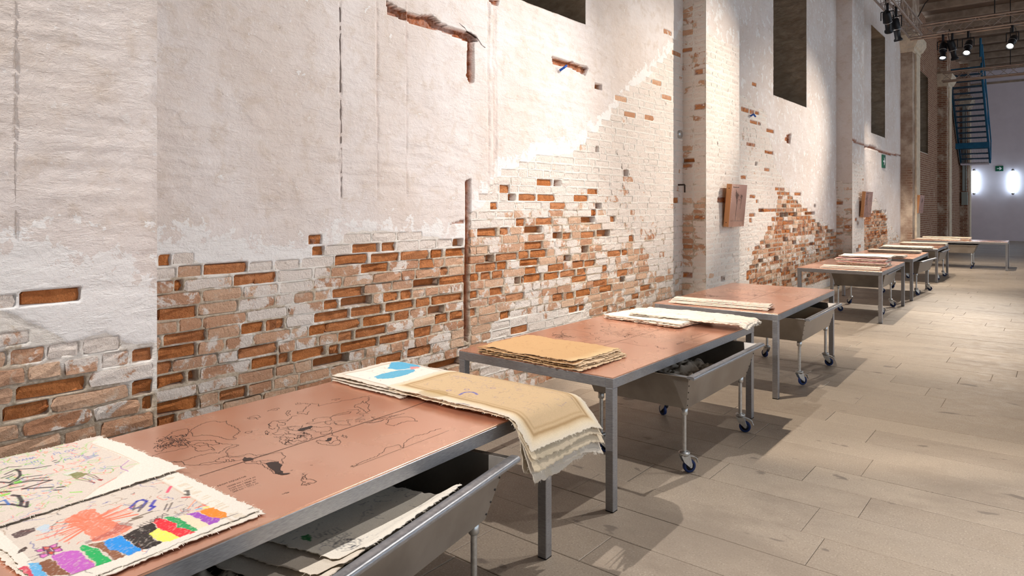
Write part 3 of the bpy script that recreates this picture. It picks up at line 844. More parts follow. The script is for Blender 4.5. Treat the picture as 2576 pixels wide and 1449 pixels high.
# ------------------------------------------------------------------ ceiling with cross beams, far end wall
ceil = MB().box((7.6, END_Y / 2 - 3, CEIL + .25), (16.4, END_Y + 6.2, .3)).obj('ceiling', 'ceiling_boards', None, label='dark boarded ceiling with pale cross beams', kind='structure')
beam_me = MB().box((0, 0, 0), (15.6, .16, .24)).mesh('beam', 'beam_paint', .01)
yb = 1.0
while yb < END_Y - .3:
    o = link_obj('beam', beam_me, ceil); o.location = (7.6, yb, CEIL - .02); yb += 1.72
board_me = MB().box((0, 0, 0), (15.6, .05, .05)).mesh('batten', 'beam_paint')
yb = 1.86
while yb < END_Y - .3:
    o = link_obj('batten', board_me, ceil); o.location = (7.6, yb, CEIL + .08); yb += 1.72
endw = MB().box((7.8, END_Y + .1, CEIL / 2), (16.2, .2, CEIL + .1)).obj('wall_end', 'end_wall_paint', None, label='smooth pale grey end wall with two glowing wall lights', kind='structure')
MB().box((7.8, -6.1, CEIL / 2), (16.2, .2, CEIL + .1)).obj('wall_back_blocker', 'beige_stone', None, label='plain rendered wall added out of view behind the viewer to block light', kind='structure')  # added out of view, keeps world light off faces turned towards it
MB().box((7.8, END_Y - .02, 7.75), (15.9, .06, .10)).obj('trim_1', 'beam_paint', None, label='thin pale strip under the ceiling on the end wall', kind='structure')
# ------------------------------------------------------------------ copper tables
TW, TL, TH = 1.17, 2.2, .75
# name key: centre x, centre y, rotation in degrees
TABLES = [(1.43, 1.57, 2.5), (1.375, 4.38, 0.0), (1.32, 7.2, 2.0), (1.23, 12.1, 1.7), (1.17, 15.08, 1.5), (1.10, 18.75, 1.2), (1.62, 22.55, 91.5)]
TLAB = ['long copper-topped steel table nearest the camera, engraved with a world map',
        'second copper-topped steel table, with a thick brown canvas stack on its near end',
        'third copper-topped steel table, bare but for one rolled white canvas at its near end',
        'fourth copper-topped steel table, carrying pink and white canvases beyond the gap in the row',
        'fifth copper-topped steel table from the camera, right behind the pink canvases',
        'sixth copper-topped steel table, last of the row that runs along the wall',
        'farthest copper-topped table, turned crosswise to the row']

def m1(*p): return [(380 + x * .1725, 1000 + y * .1725) for x, y in p]
def m2(*p): return [(620 + x * .1725, 980 + y * .1725) for x, y in p]
def m3(*p): return [(860 + x * .1725, 960 + y * .1725) for x, y in p]
MAP = [
 m1((560,500),(600,460),(650,430),(720,400),(770,375),(860,350),(950,345),(1020,360),(1110,340),(1100,370),(1130,400),(1200,420),(1250,450),(1300,490),(1240,540),(1200,570),(1240,605),(1170,610),(1060,600),(1000,575),(940,565),(860,548),(740,545),(660,565),(600,560),(590,520),(620,520),(560,500)),
 m1((560,465),(480,460),(400,475),(320,500),(250,550),(220,580),(270,600),(350,590),(400,600),(470,580),(520,560),(540,510),(560,465)),
 m1((30,740),(80,700),(150,680),(200,640),(260,620),(330,640),(300,680),(220,690),(160,720),(90,720),(30,740)),
 m1((60,770),(90,790),(160,780),(200,740),(280,720),(340,700),(420,690),(480,700),(550,720),(500,740),(420,750),(330,780),(230,790),(130,810),(60,840),(10,860)),
 m1((380,620),(440,640),(500,620),(560,650),(520,690),(460,670),(400,660),(380,620)),
 m1((230,590),(300,620),(380,640),(450,690),(520,700)), m1((260,650),(340,660),(420,630),(480,600),(560,600)), m1((300,560),(360,570),(430,545),(470,555)), m1((90,700),(170,705),(240,680),(330,700),(410,720)),
 m1((570,640),(640,625),(740,630),(840,625),(940,630),(960,655),(1000,680),(930,690),(840,690),(760,660),(690,660),(640,690),(580,690),(520,660),(570,640)),
 m1((550,700),(620,720),(660,740),(650,770),(700,785),(800,775),(880,755),(940,765),(900,740),(850,720),(800,690),(720,710),(660,700)),
 m1((960,660),(1040,680),(1130,680),(1190,690),(1280,690),(1200,730),(1130,740),(1100,790),(1120,830),(1100,850),(1140,870)),
 m1((470,920),(560,895),(700,850),(860,810),(950,800),(990,815),(1050,770),(1090,740),(1180,700)),
 m1((90,935),(170,930),(260,940),(350,935),(450,935),(480,970),(530,985),(640,990),(740,985),(860,975),(960,965),(1080,940),(1150,930)),
 m1((100,938),(200,937),(330,945),(440,940)),
 m1((700,985),(740,965),(830,945),(940,930),(960,910),(1010,880),(1080,860)),
 m1((940,930),(980,940),(1070,945),(1090,910),(1130,905),(1140,930),(1220,925),(1180,905),(1260,920),(1330,905)),
 m1((1110,850),(1180,860),(1270,855),(1340,840),(1430,820),(1480,835),(1540,850),(1600,835),(1680,825)), m1((1140,885),(1200,870),(1290,865),(1360,850)),
 m1((1350,940),(1390,965),(1470,965),(1590,965),(1640,990),(1700,1030),(1780,1090),(1850,1120),(1950,1125),(2030,1105)),
 m1((1480,915),(1480,940),(1540,940),(1590,920),(1700,915),(1830,930)), m1((1590,920),(1600,950),(1680,970)),
 m1((1500,880),(1620,850),(1720,825),(1830,805),(1900,800),(1920,830),(1955,870),(1910,910),(1925,960),(1870,965)),
 m1((1365,515),(1410,495),(1470,488),(1480,500),(1430,520),(1365,515)), m1((1400,305),(1460,275),(1540,260),(1600,285),(1540,300),(1450,315),(1400,305)), m1((1440,300),(1500,290),(1560,320)), m1((1700,200),(1760,175),(1860,155),(1840,180),(1770,190)),
 m1((1910,1410),(1960,1390),(2005,1382),(1960,1400)), m1((2035,1068),(2065,1056)),
 m2((740,380),(660,395),(620,440),(540,450),(420,455),(360,475),(315,505),(335,530),(330,565),(380,580),(430,560)), m2((360,490),(330,520),(360,540)),
 m2((450,500),(440,530),(480,550),(470,590),(450,610),(380,640)), m2((260,625),(290,600),(320,630),(310,655),(270,630)), m2((280,640),(310,660),(330,640)),
 m2((600,385),(570,345),(600,310),(650,305)), m2((640,370),(610,345),(640,305)),
 m2((740,330),(820,325),(850,280),(900,240),(940,210),(830,200),(740,195),(720,215),(800,215)), m2((740,325),(760,355),(840,350),(880,365),(915,315)),
 m2((940,205),(1050,210),(1060,240),(1130,220),(1240,195),(1340,180),(1400,160),(1500,150),(1600,130),(1700,105),(1830,95)), m2((1240,155),(1300,135),(1370,130),(1290,160)),
 m2((1780,110),(1790,150),(1740,180),(1785,215),(1770,280),(1800,305),(1750,340),(1690,290),(1620,250),(1575,260),(1580,225),(1660,205),(1700,165),(1720,200),(1740,180)),
 m2((960,440),(1060,410),(1160,400),(1230,400),(1260,380),(1310,360),(1400,345),(1480,320),(1530,325),(1500,350),(1400,365),(1260,385)),
 m2((1480,300),(1640,290),(1650,320),(1600,350),(1700,345),(1780,350)), m2((870,495),(960,470),(960,440)),
 m2((870,495),(920,505),(1010,490),(1080,475),(1160,470),(1240,450),(1230,400)),
 m2((1150,460),(1160,500),(1210,515),(1230,490),(1290,490),(1330,515),(1440,515),(1490,515),(1530,520)), m2((1250,460),(1290,470),(1300,510)),
 m2((1330,460),(1470,455),(1490,440),(1550,440)), m2((1490,455),(1480,490),(1520,520)), m2((1590,445),(1640,420),(1700,395),(1710,370),(1650,360)),
 m2((1590,460),(1680,470),(1760,485),(1830,465),(1860,420),(1820,400),(1880,400)), m2((1600,435),(1660,450),(1730,440),(1700,430),(1620,430)), m2((1760,490),(1850,480),(1920,470),(2000,445)), m2((1880,440),(1960,430),(2040,410)),
 m2((965,540),(1080,555),(1150,540),(1200,545),(1230,550),(1220,590),(1170,610),(1080,620),(1090,650),(1160,650),(1240,630),(1250,600),(1235,590)), m2((880,590),(940,600),(1060,620)), m2((920,560),(940,590),(960,570)),
 m2((480,590),(560,570),(620,580),(680,600),(740,605)), m2((590,540),(680,545),(760,540),(820,525),(800,560),(740,570)), m2((560,600),(610,620),(640,650),(580,655),(550,630)),
 m2((380,640),(440,660),(520,650)), m2((490,480),(570,490),(560,520),(480,520)), m2((520,560),(600,550),(650,590),(690,570)), m2((430,460),(480,480),(560,470),(620,440)), m2((600,560),(650,540),(720,530)),
 m2((400,690),(470,700),(520,680),(560,650),(640,645),(700,655),(790,630),(870,600)), m2((500,700),(485,745),(510,775),(560,800),(640,805),(720,800),(760,770),(830,750),(920,750)),
 m2((1010,765),(1050,780),(1090,795),(1200,810),(1290,820),(1360,790),(1370,750),(1320,720),(1340,690),(1250,670),(1240,630)),
 m2((560,690),(640,700),(740,720),(780,680),(850,690),(890,720),(830,750)), m2((700,650),(760,690)), m2((840,620),(950,670),(960,700),(920,730)), m2((540,740),(640,740),(700,760),(760,740),(800,760)),
 m2((920,720),(1000,700),(1100,680),(1150,690)), m2((1010,760),(1050,740),(1150,750)), m2((1180,770),(1240,790),(1280,750),(1340,740)), m2((500,700),(560,690),(600,720),(540,740)), m2((560,800),(600,760),(660,740)),
 m2((1380,680),(1400,660),(1470,690),(1460,705),(1420,695),(1380,680)),
 m2((800,1330),(810,1290),(850,1250),(880,1235),(850,1280),(870,1310),(940,1310),(1025,1340),(960,1365),(900,1360),(930,1380),(870,1400),(800,1390),(820,1360),(860,1350),(800,1330)), m2((810,1250),(850,1215)), m2((820,1310),(840,1270)), m2((830,1385),(880,1370)), m2((930,1104),(962,1102)),
 m3((640,620),(680,585),(670,560),(750,535),(850,515),(960,515),(1030,530),(1060,560),(1100,580),(1020,575),(940,580),(860,600),(800,630),(750,645),(690,630),(640,620)),
 m3((380,600),(470,600),(560,575),(640,545)), m3((430,575),(520,545),(620,525),(720,505),(830,480)), m3((650,560),(700,520),(770,500),(920,460)),
 m3((130,1250),(170,1225),(230,1210),(270,1180),(350,1150),(440,1115),(510,1095),(540,1055),(590,1040),(620,990),(660,960),(760,940),(820,920),(860,950),(900,970),(920,890),(960,850),(1050,800),(1140,775),(1180,775),(1230,760),(1300,725),(1380,700),(1450,685)),
 m3((150,1225),(180,1245)), m3((200,1200),(215,1220))]
STRAIGHT = [m3((160,1250),(1560,715)), m1((710,1145),(900,1085)) + m3((910,410),(1500,190))]
FILLS = [m1((1330,905),(1360,870),(1400,885),(1450,880),(1500,890),(1470,915),(1400,925),(1350,925)),
 m1((1675,960),(1730,945),(1840,940),(1860,930),(1860,960),(1920,985),(1880,1030),(1900,1070),(1930,1080),(1920,1110),(1840,1100),(1760,1050),(1700,1000)),
 m1((1780,1075),(1860,1108),(1920,1108),(2030,1100),(1970,1125),(1890,1130),(1820,1110)),
 m2((740,595),(780,570),(850,555),(940,530),(965,535),(940,560),(880,580),(830,600),(770,605)),
 m2((1145,745),(1180,730),(1190,710),(1250,700),(1230,740),(1190,755))]

def to_table(pts):
    """photograph points on the near table -> its own coordinates"""
    cx, cy, r = TABLES[0]; r = math.radians(r)
    out = []
    for u, v in pts:
        x, y = on_floor(u, v, TH)
        dx, dy = x - cx, y - cy
        out.append((dx * math.cos(r) + dy * math.sin(r), -dx * math.sin(r) + dy * math.cos(r)))
    return out

def coast(pts, rng, amp=.0048):
    out = [pts[0]]
    for a, b in zip(pts[:-1], pts[1:]):
        L = math.hypot(b[0] - a[0], b[1] - a[1])
        n = max(1, int(L / .006))
        for i in range(1, n + 1):
            t = i / n
            j = amp if i < n else amp * .3
            out.append((a[0] + (b[0] - a[0]) * t + rng.uniform(-j, j), a[1] + (b[1] - a[1]) * t + rng.uniform(-j, j)))
    return out

def ribbon(m, pts, w, z):
    for a, b in zip(pts[:-1], pts[1:]):
        dx, dy = b[0] - a[0], b[1] - a[1]; L = math.hypot(dx, dy)
        if L < 1e-6: continue
        nx, ny = -dy / L * w / 2, dx / L * w / 2
        ex, ey = dx / L * w / 3, dy / L * w / 3
        m.add([(a[0] + nx - ex, a[1] + ny - ey, z), (a[0] - nx - ex, a[1] - ny - ey, z), (b[0] - nx + ex, b[1] - ny + ey, z), (b[0] + nx + ex, b[1] + ny + ey, z)], [(0, 1, 2, 3)])

def text_mesh(s, size):
    cu = bpy.data.curves.new('lettering', 'FONT'); cu.body = s; cu.size = size; cu.space_character = 1.1
    o = bpy.data.objects.new('lettering', cu); COL.objects.link(o)
    dg = bpy.context.evaluated_depsgraph_get(); dg.update()
    me = bpy.data.meshes.new_from_object(o.evaluated_get(dg))
    vs = [tuple(v.co) for v in me.vertices]; fs = [tuple(p.vertices) for p in me.polygons]
    COL.objects.unlink(o); bpy.data.objects.remove(o)
    return vs, fs

rng = random.Random(8)
mm = MB()
for _ in range(75):                                   # the islands of the far north, a dense tangle
    u, v = rng.uniform(60, 540), rng.uniform(-1, 1)
    v = 690 - u * .16 + v * 75
    MAP.append(m1(*[(u + rng.uniform(-38, 38), v + rng.uniform(-16, 16)) for _ in range(rng.randint(2, 4))]))
for _ in range(40):
    u, v = rng.uniform(540, 900), rng.uniform(0, 1)
    v = 760 - (u - 540) * .42 + v * 60 - 110
    MAP.append(m2(*[(u + rng.uniform(-30, 30) , v + 110 + rng.uniform(-14, 14)) for _ in range(rng.randint(2, 3))]))
for line in MAP: ribbon(mm, coast(to_table(line), rng), .0015, TH + .0008)
for line in STRAIGHT: ribbon(mm, to_table(line), .0030 if line is STRAIGHT[1] else .0014, TH + .0009)
for poly in FILLS:
    q = coast(to_table(poly + poly[:1]), rng, .002)[:-1]
    mm.add([(x, y, TH + .001) for x, y in q], [tuple(range(len(q)))])
tx = to_table([(549, 1224), (572, 1226), (577, 1231), (580, 1236), (587, 1239)])
for s, (x, y), sz in zip(('FROM EQUATOR', '10200 km / 1714 mi', '2150 km / 9800 mi', '1275 km / 800 mi', '500 km / 3972 mi'), tx, (.013, .012, .012, .012, .012)):
    vs, fs = text_mesh(s, sz)
    mm.add([(x - b, y + a, TH + .0009) for a, b, _ in vs], fs)
map_me = mm.mesh('engraved_map', 'engraving')
mm = MB(); rng = random.Random(9)
for line in MAP: ribbon(mm, coast(to_table(line), rng), .0012, TH + .0008)
for line in STRAIGHT: ribbon(mm, to_table(line), .0018, TH + .0009)
map_thin = mm.mesh('engraved_map', 'engraving')

def make_table():
    root = empty('copper_table')
    hx, hy = TW / 2, TL / 2
    MB().box((0, 0, TH - .004), (TW - .004, TL - .004, .008)).obj('copper_top', 'copper_sheet', root, .0015)
    ap = .055
    for sx in (-1, 1): MB().box((sx * (hx - .025), 0, TH - .0065 - ap / 2), (.05, TL, ap)).obj('apron', 'brushed_steel', root, .002)
    for sy in (-1, 1): MB().box((0, sy * (hy - .025), TH - .0065 - ap / 2), (TW - .1, .05, ap)).obj('apron', 'brushed_steel', root, .002)
    for sx in (-1, 1):
        for sy in (-1, 1):
            l = MB().box((sx * (hx - .026), sy * (hy - .026), (TH - .0625) / 2 + .003), (.05, .05, TH - .0655)).obj('leg', 'brushed_steel', root, .003)
            MB().box((sx * (hx - .026), sy * (hy - .026), .003), (.048, .048, .006)).obj('foot_pad', 'black_foot', l)
    link_obj('engraved_map', map_me, root)
    MB().box((0, 0, TH - .02), (TW - .1, TL - .1, .012)).obj('backing_board', 'rivet_dark', root)
    return root
t0 = make_table()
table_objs = []
for i, (x, y, r) in enumerate(TABLES):
    o = t0 if i == 0 else copy_tree(t0)
    if i:
        for ch in o.children:
            if ch.name.startswith('engraved_map'): ch.data = map_thin
    o.location = (x, y, 0); o.rotation_euler = (0, 0, math.radians(r))
    tag(o, TLAB[i], 'table', 'copper tables in a row'); table_objs.append(o)

# ------------------------------------------------------------------ steel tubs on castors
RW, RL, RZ, BZ = .84, 1.32, .65, .42             # rim width, rim length, rim height, bottom height
TUBS = [(1.83, 1.50, 10.6), (1.70, 4.57, 1.0), (1.62, 7.25, 1.5), (1.33, 12.42, 2.0), (1.42, 15.45, -3.0), (1.30, 18.85, 0.0), (1.42, 22.45, 91.0)]
TUBL = ['open steel tub on castors half under the nearest table, folded canvases inside',
        'steel tub on blue castors under the second table, crumpled canvas inside',
        'steel tub on blue castors under the third table, with scratched shiny front',
        'steel tub on castors tucked fully under the fourth table with the pink canvases',
        'steel tub on castors sticking out under the fifth table',
        'steel tub on castors under the sixth table, mostly hidden by table legs',
        'steel tub on castors under the crosswise far table']

def make_tub():
    root = empty('steel_tub')
    tx, ty = RW / 2 - .03, RL / 2 - .03           # inner opening
    bx, by = tx - .055, ty - .085                  # bottom
    th = .004
    def wallq(m, P):                               # thin slab from 4 outer points, thickness inwards
        c = sum((Vector(p) for p in P), Vector()) / 4
        n = (Vector(P[1]) - Vector(P[0])).cross(Vector(P[2]) - Vector(P[0])).normalized()
        if n.dot(Vector((0, 0, .6)) - c) < 0: n = -n
        q = [Vector(p) for p in P] + [Vector(p) + n * th for p in P]
        m.add(q, [(0, 1, 2, 3), (7, 6, 5, 4), (0, 4, 5, 1), (1, 5, 6, 2), (2, 6, 7, 3), (3, 7, 4, 0)])
    for s in (-1, 1):
        m = MB(); wallq(m, [(s * bx, -by, BZ), (s * bx, by, BZ), (s * tx, ty, RZ), (s * tx, -ty, RZ)]); pn = m.obj('long_side', 'tub_steel', root)
        m = MB()
        for k in range(5):
            t = (k + .5) / 5
            for e in (-1, 1):
                px = bx + (tx - bx) * t; py = by + (ty - by) * t - .012
                m.lathe([(0, .003), (.004, .0025), (.005, 0)], (s * (px + .001), e * py, BZ + (RZ - BZ) * t), (s, 0, 0), 8)
        m.obj('rivets', 'rivet_dark', pn, kind='stuff')
        m = MB(); wallq(m, [(-bx, s * by, BZ), (bx, s * by, BZ), (tx, s * ty, RZ), (-tx, s * ty, RZ)]); m.obj('end_side', 'tub_steel', root)
        # rolled lip on the long side, flat lip on the end
        m = MB(); vs = []
        prof = [(-.004, -.006), (0, .004), (.008, .008), (.036, .008), (.044, .004), (.048, -.004), (.046, -.014)]
        n = len(prof) - 1
        for yy in (-RL / 2, RL / 2):
            for px_, pz_ in prof: vs.append((s * (tx + px_), yy, RZ + pz_))
        m.add(vs, [(k, k + 1, n + 2 + k, n + 1 + k) for k in range(n)], True)
        m.add(vs[:n + 1], [tuple(range(n + 1))]); m.add(vs[n + 1:], [tuple(range(n + 1))])
        m.obj('rolled_lip', 'brushed_steel', root)
        MB().box((0, s * (ty + .014), RZ - .002), (2 * tx, .03, .005)).obj('end_lip', 'bright_rim', root, .001)
    MB().box((0, 0, BZ + .002), (2 * bx, 2 * by, .004)).obj('bottom', 'tub_steel', root)
    for sx in (-1, 1):
        for sy in (-1, 1):
            x, y = sx * (bx - .03), sy * (by - .04)
            lg = MB().tube((x, y, .135), (x, y, BZ), .0135, 12).obj('leg', 'zinc', root)
            MB().lathe([(.0, -.05), (.018, -.05), (.022, -.045), (.022, 0), (0, 0)], (x, y, BZ), (0, 0, 1), 14).obj('collar', 'zinc', lg)
            ang = {(-1, -1): .4, (1, -1): .9, (-1, 1): 2.6, (1, 1): .3}[(sx, sy)]
            dx, dy = math.cos(ang), math.sin(ang)
            off = .034
            wx, wy, wr = x + dx * off, y + dy * off, .0425
            c = MB()
            c.lathe([(0, .137), (.030, .137), (.036, .131), (.036, .123), (.030, .117), (.027, .108), (0, .108)], (x, y, 0), (0, 0, 1), 18)
            R = Matrix.Rotation(ang, 3, 'Z')
            for e in (-1, 1):                          # fork cheeks
                P = [(-.030, .114), (.030, .114), (.047, .056), (.045, .036), (.036, .032), (.028, .038), (-.010, .072)]
                q0 = [Vector((a, e * .019, b)) for a, b in P]; q1 = [Vector((a, e * .0225, b)) for a, b in P]
                vs = [R @ p + Vector((x, y, 0)) for p in q0 + q1]; k = len(P)
                c.add(vs, [tuple(range(k)), tuple(range(k, 2 * k))] + [(i, (i + 1) % k, k + (i + 1) % k, k + i) for i in range(k)])
            c.tube(Vector((wx, wy, wr)) + R @ Vector((0, -.026, 0)), Vector((wx, wy, wr)) + R @ Vector((0, .026, 0)), .006, 10)
            cf = c.obj('castor_fork', 'zinc', root, .0008)
            ax = R @ Vector((0, 1, 0))
            w = MB().lathe([(.027, -.012), (.036, -.0135), (.0415, -.010), (.0425, 0), (.0415, .010), (.036, .0135), (.027, .012)], (wx, wy, wr), ax, 28).obj('wheel', 'blue_rubber', root)
            MB().lathe([(0, -.0115), (.0275, -.0115), (.0275, .0115), (0, .0115)], (wx, wy, wr), ax, 20).obj('hub', 'dark_hub', w)
            if (sx, sy) == (1, -1) or (sx, sy) == (1, 1):
                b = MB()
                for (a0, b0, a1, b1, hw) in ((.02, .112, .07, .098, .016), (.07, .098, .088, .082, .014), (.084, .082, .096, .056, .010)):
                    d = Vector((a1 - a0, 0, b1 - b0)); L = d.length
                    Rm = R @ Matrix.Rotation(-math.atan2(d.z, d.x), 3, 'Y')
                    mid = R @ Vector(((a0 + a1) / 2, 0, (b0 + b1) / 2)) + Vector((x, y, 0))
                    b.box(mid, (L, hw * 2, .004), Rm)
                b.obj('brake_lever', 'zinc', cf, .0008)
    return root
tb0 = make_tub()
for i, (x, y, r) in enumerate(TUBS):
    o = tb0 if i == 0 else copy_tree(tb0)
    o.location = (x, y, 0); o.rotation_euler = (0, 0, math.radians(r))
    tag(o, TUBL[i], 'tub', 'steel tubs under the tables')

# ------------------------------------------------------------------ painted canvases
CREAM = lin(216, 205, 190); PAPER = lin(200, 188, 177); WHITE = lin(219, 211, 200); TAN = lin(206, 176, 134); BROWN = lin(214, 172, 120)
class Paint:
    """colours the points (X, Y) of a sheet, given in the sheet's unfolded place"""
    def __init__(s, X, Y, base, seed=0):
        s.X, s.Y = X, Y
        n = fbm(X * 9, Y * 9, seed, 4)[..., None]
        s.c = np.array(base)[None, None] * (.93 + .14 * n)
        s.rng = random.Random(seed); s.seed = seed
    def blend(s, m, col, a):
        aa = (np.asarray(m, float) * a)[..., None]
        s.c = s.c * (1 - aa) + np.array(col)[None, None] * aa
    def poly(s, pts, col, a=.95, crayon=.35, z=.76):
        q = [on_floor(u, v, z) for u, v in pts] if z else pts
        jx = (fbm(s.X * 60, s.Y * 60, s.seed + 5, 3) - .5) * .014; jy = (fbm(s.X * 60, s.Y * 60, s.seed + 6, 3) - .5) * .014
        m = in_poly(s.X + jx, s.Y + jy, q).astype(float)
        if crayon:
            k = fbm(s.X * 210 + s.Y * 90, s.Y * 130, s.seed + 9, 2)
            m = m * np.clip(1.05 - crayon * 1.3 * sstep(.55, .8, k), 0, 1)
        s.blend(m, lin(*col), a)
    def seg(s, a, b, w, col, al):
        dx, dy = b[0] - a[0], b[1] - a[1]; L2 = dx * dx + dy * dy + 1e-12
        bx0, bx1 = min(a[0], b[0]) - w, max(a[0], b[0]) + w; by0, by1 = min(a[1], b[1]) - w, max(a[1], b[1]) + w
        idx = np.nonzero((s.X > bx0) & (s.X < bx1) & (s.Y > by0) & (s.Y < by1))
        if len(idx[0]) == 0: return
        x, y = s.X[idx], s.Y[idx]
        t = np.clip(((x - a[0]) * dx + (y - a[1]) * dy) / L2, 0, 1)
        d = np.hypot(x - a[0] - t * dx, y - a[1] - t * dy)
        m = (np.clip((w * .5 - d) / (w * .35) + .5, 0, 1) * al)[:, None]
        s.c[idx] = s.c[idx] * (1 - m) + np.array(col)[None] * m
    def line(s, pts, w, col, a=.9, z=.76):
        q = [on_floor(u, v, z) for u, v in pts] if z else pts
        for p0, p1 in zip(q[:-1], q[1:]): s.seg(p0, p1, w, lin(*col), a)
    def scribbles(s, n, box, cols, wr=(.0022, .004), size=.03, a=.75):
        r = s.rng
        for _ in range(n):
            x, y = r.uniform(box[0], box[2]), r.uniform(box[1], box[3]); ang = r.uniform(0, 6.28)
            col = r.choice(cols); w = r.uniform(*wr); pts = [(x, y)]
            L = size * r.uniform(.3, 1.2)
            for k in range(r.randint(2, 6)):
                ang += r.uniform(-1.1, 1.1)
                x += math.cos(ang) * L / 3; y += math.sin(ang) * L / 3; pts.append((x, y))
            s.line(pts, w, col, a, None)
    def word(s, txt, x, y, hgt, ang, col, w=.003, a=.85):
        G = {'D': [[(0,0),(0,2),(.8,1.6),(1,1),(.8,.4),(0,0)]], 'O': [[(.5,0),(0,.6),(0,1.4),(.5,2),(1,1.4),(1,.6),(.5,0)]], 'R': [[(0,0),(0,2),(1,1.7),(.9,1.1),(0,1)],[(.4,1),(1,0)]],
             'M': [[(0,0),(0,2),(.5,1),(1,2),(1,0)]], 'I': [[(.5,0),(.5,2)]], 'P': [[(0,0),(0,2),(1,1.7),(.9,1.1),(0,1)]], 'L': [[(0,2),(0,0),(.8,0)]], 'X': [[(0,0),(1,2)],[(0,2),(1,0)]],
             'F': [[(0,0),(0,2),(1,2)],[(0,1),(.7,1)]], 'E': [[(1,0),(0,0),(0,2),(1,2)],[(0,1),(.7,1)]], 'N': [[(0,0),(0,2),(1,0),(1,2)]], 'A': [[(0,0),(.5,2),(1,0)],[(.2,.8),(.8,.8)]],
             'V': [[(0,2),(.5,0),(1,2)]], 'T': [[(.5,0),(.5,2)],[(0,2),(1,2)]], 'U': [[(0,2),(0,.4),(.5,0),(1,.4),(1,2)]], 'H': [[(0,0),(0,2)],[(1,0),(1,2)],[(0,1),(1,1)]], 'S': [[(1,1.8),(.3,2),(0,1.5),(1,.6),(.7,0),(0,.2)]], 'Y': [[(0,2),(.5,1),(1,2)],[(.5,1),(.5,0)]]}
        ca, sa = math.cos(ang), math.sin(ang); k = hgt / 2
        for i, ch in enumerate(txt):
            for st in G.get(ch, []):
                s.line([(x + ((i * 1.4 + p) * ca - q * sa) * k, y + ((i * 1.4 + p) * sa + q * ca) * k) for p, q in st], w, col, a, None)

def bend(d, R, tm):
    d = np.maximum(d, 0); th = np.minimum(d / R, tm)
    out = R * np.sin(th) + np.maximum(d - R * tm, 0) * math.cos(tm)
    drop = R * (1 - np.cos(th)) + np.maximum(d - R * tm, 0) * math.sin(tm)
    return out, drop

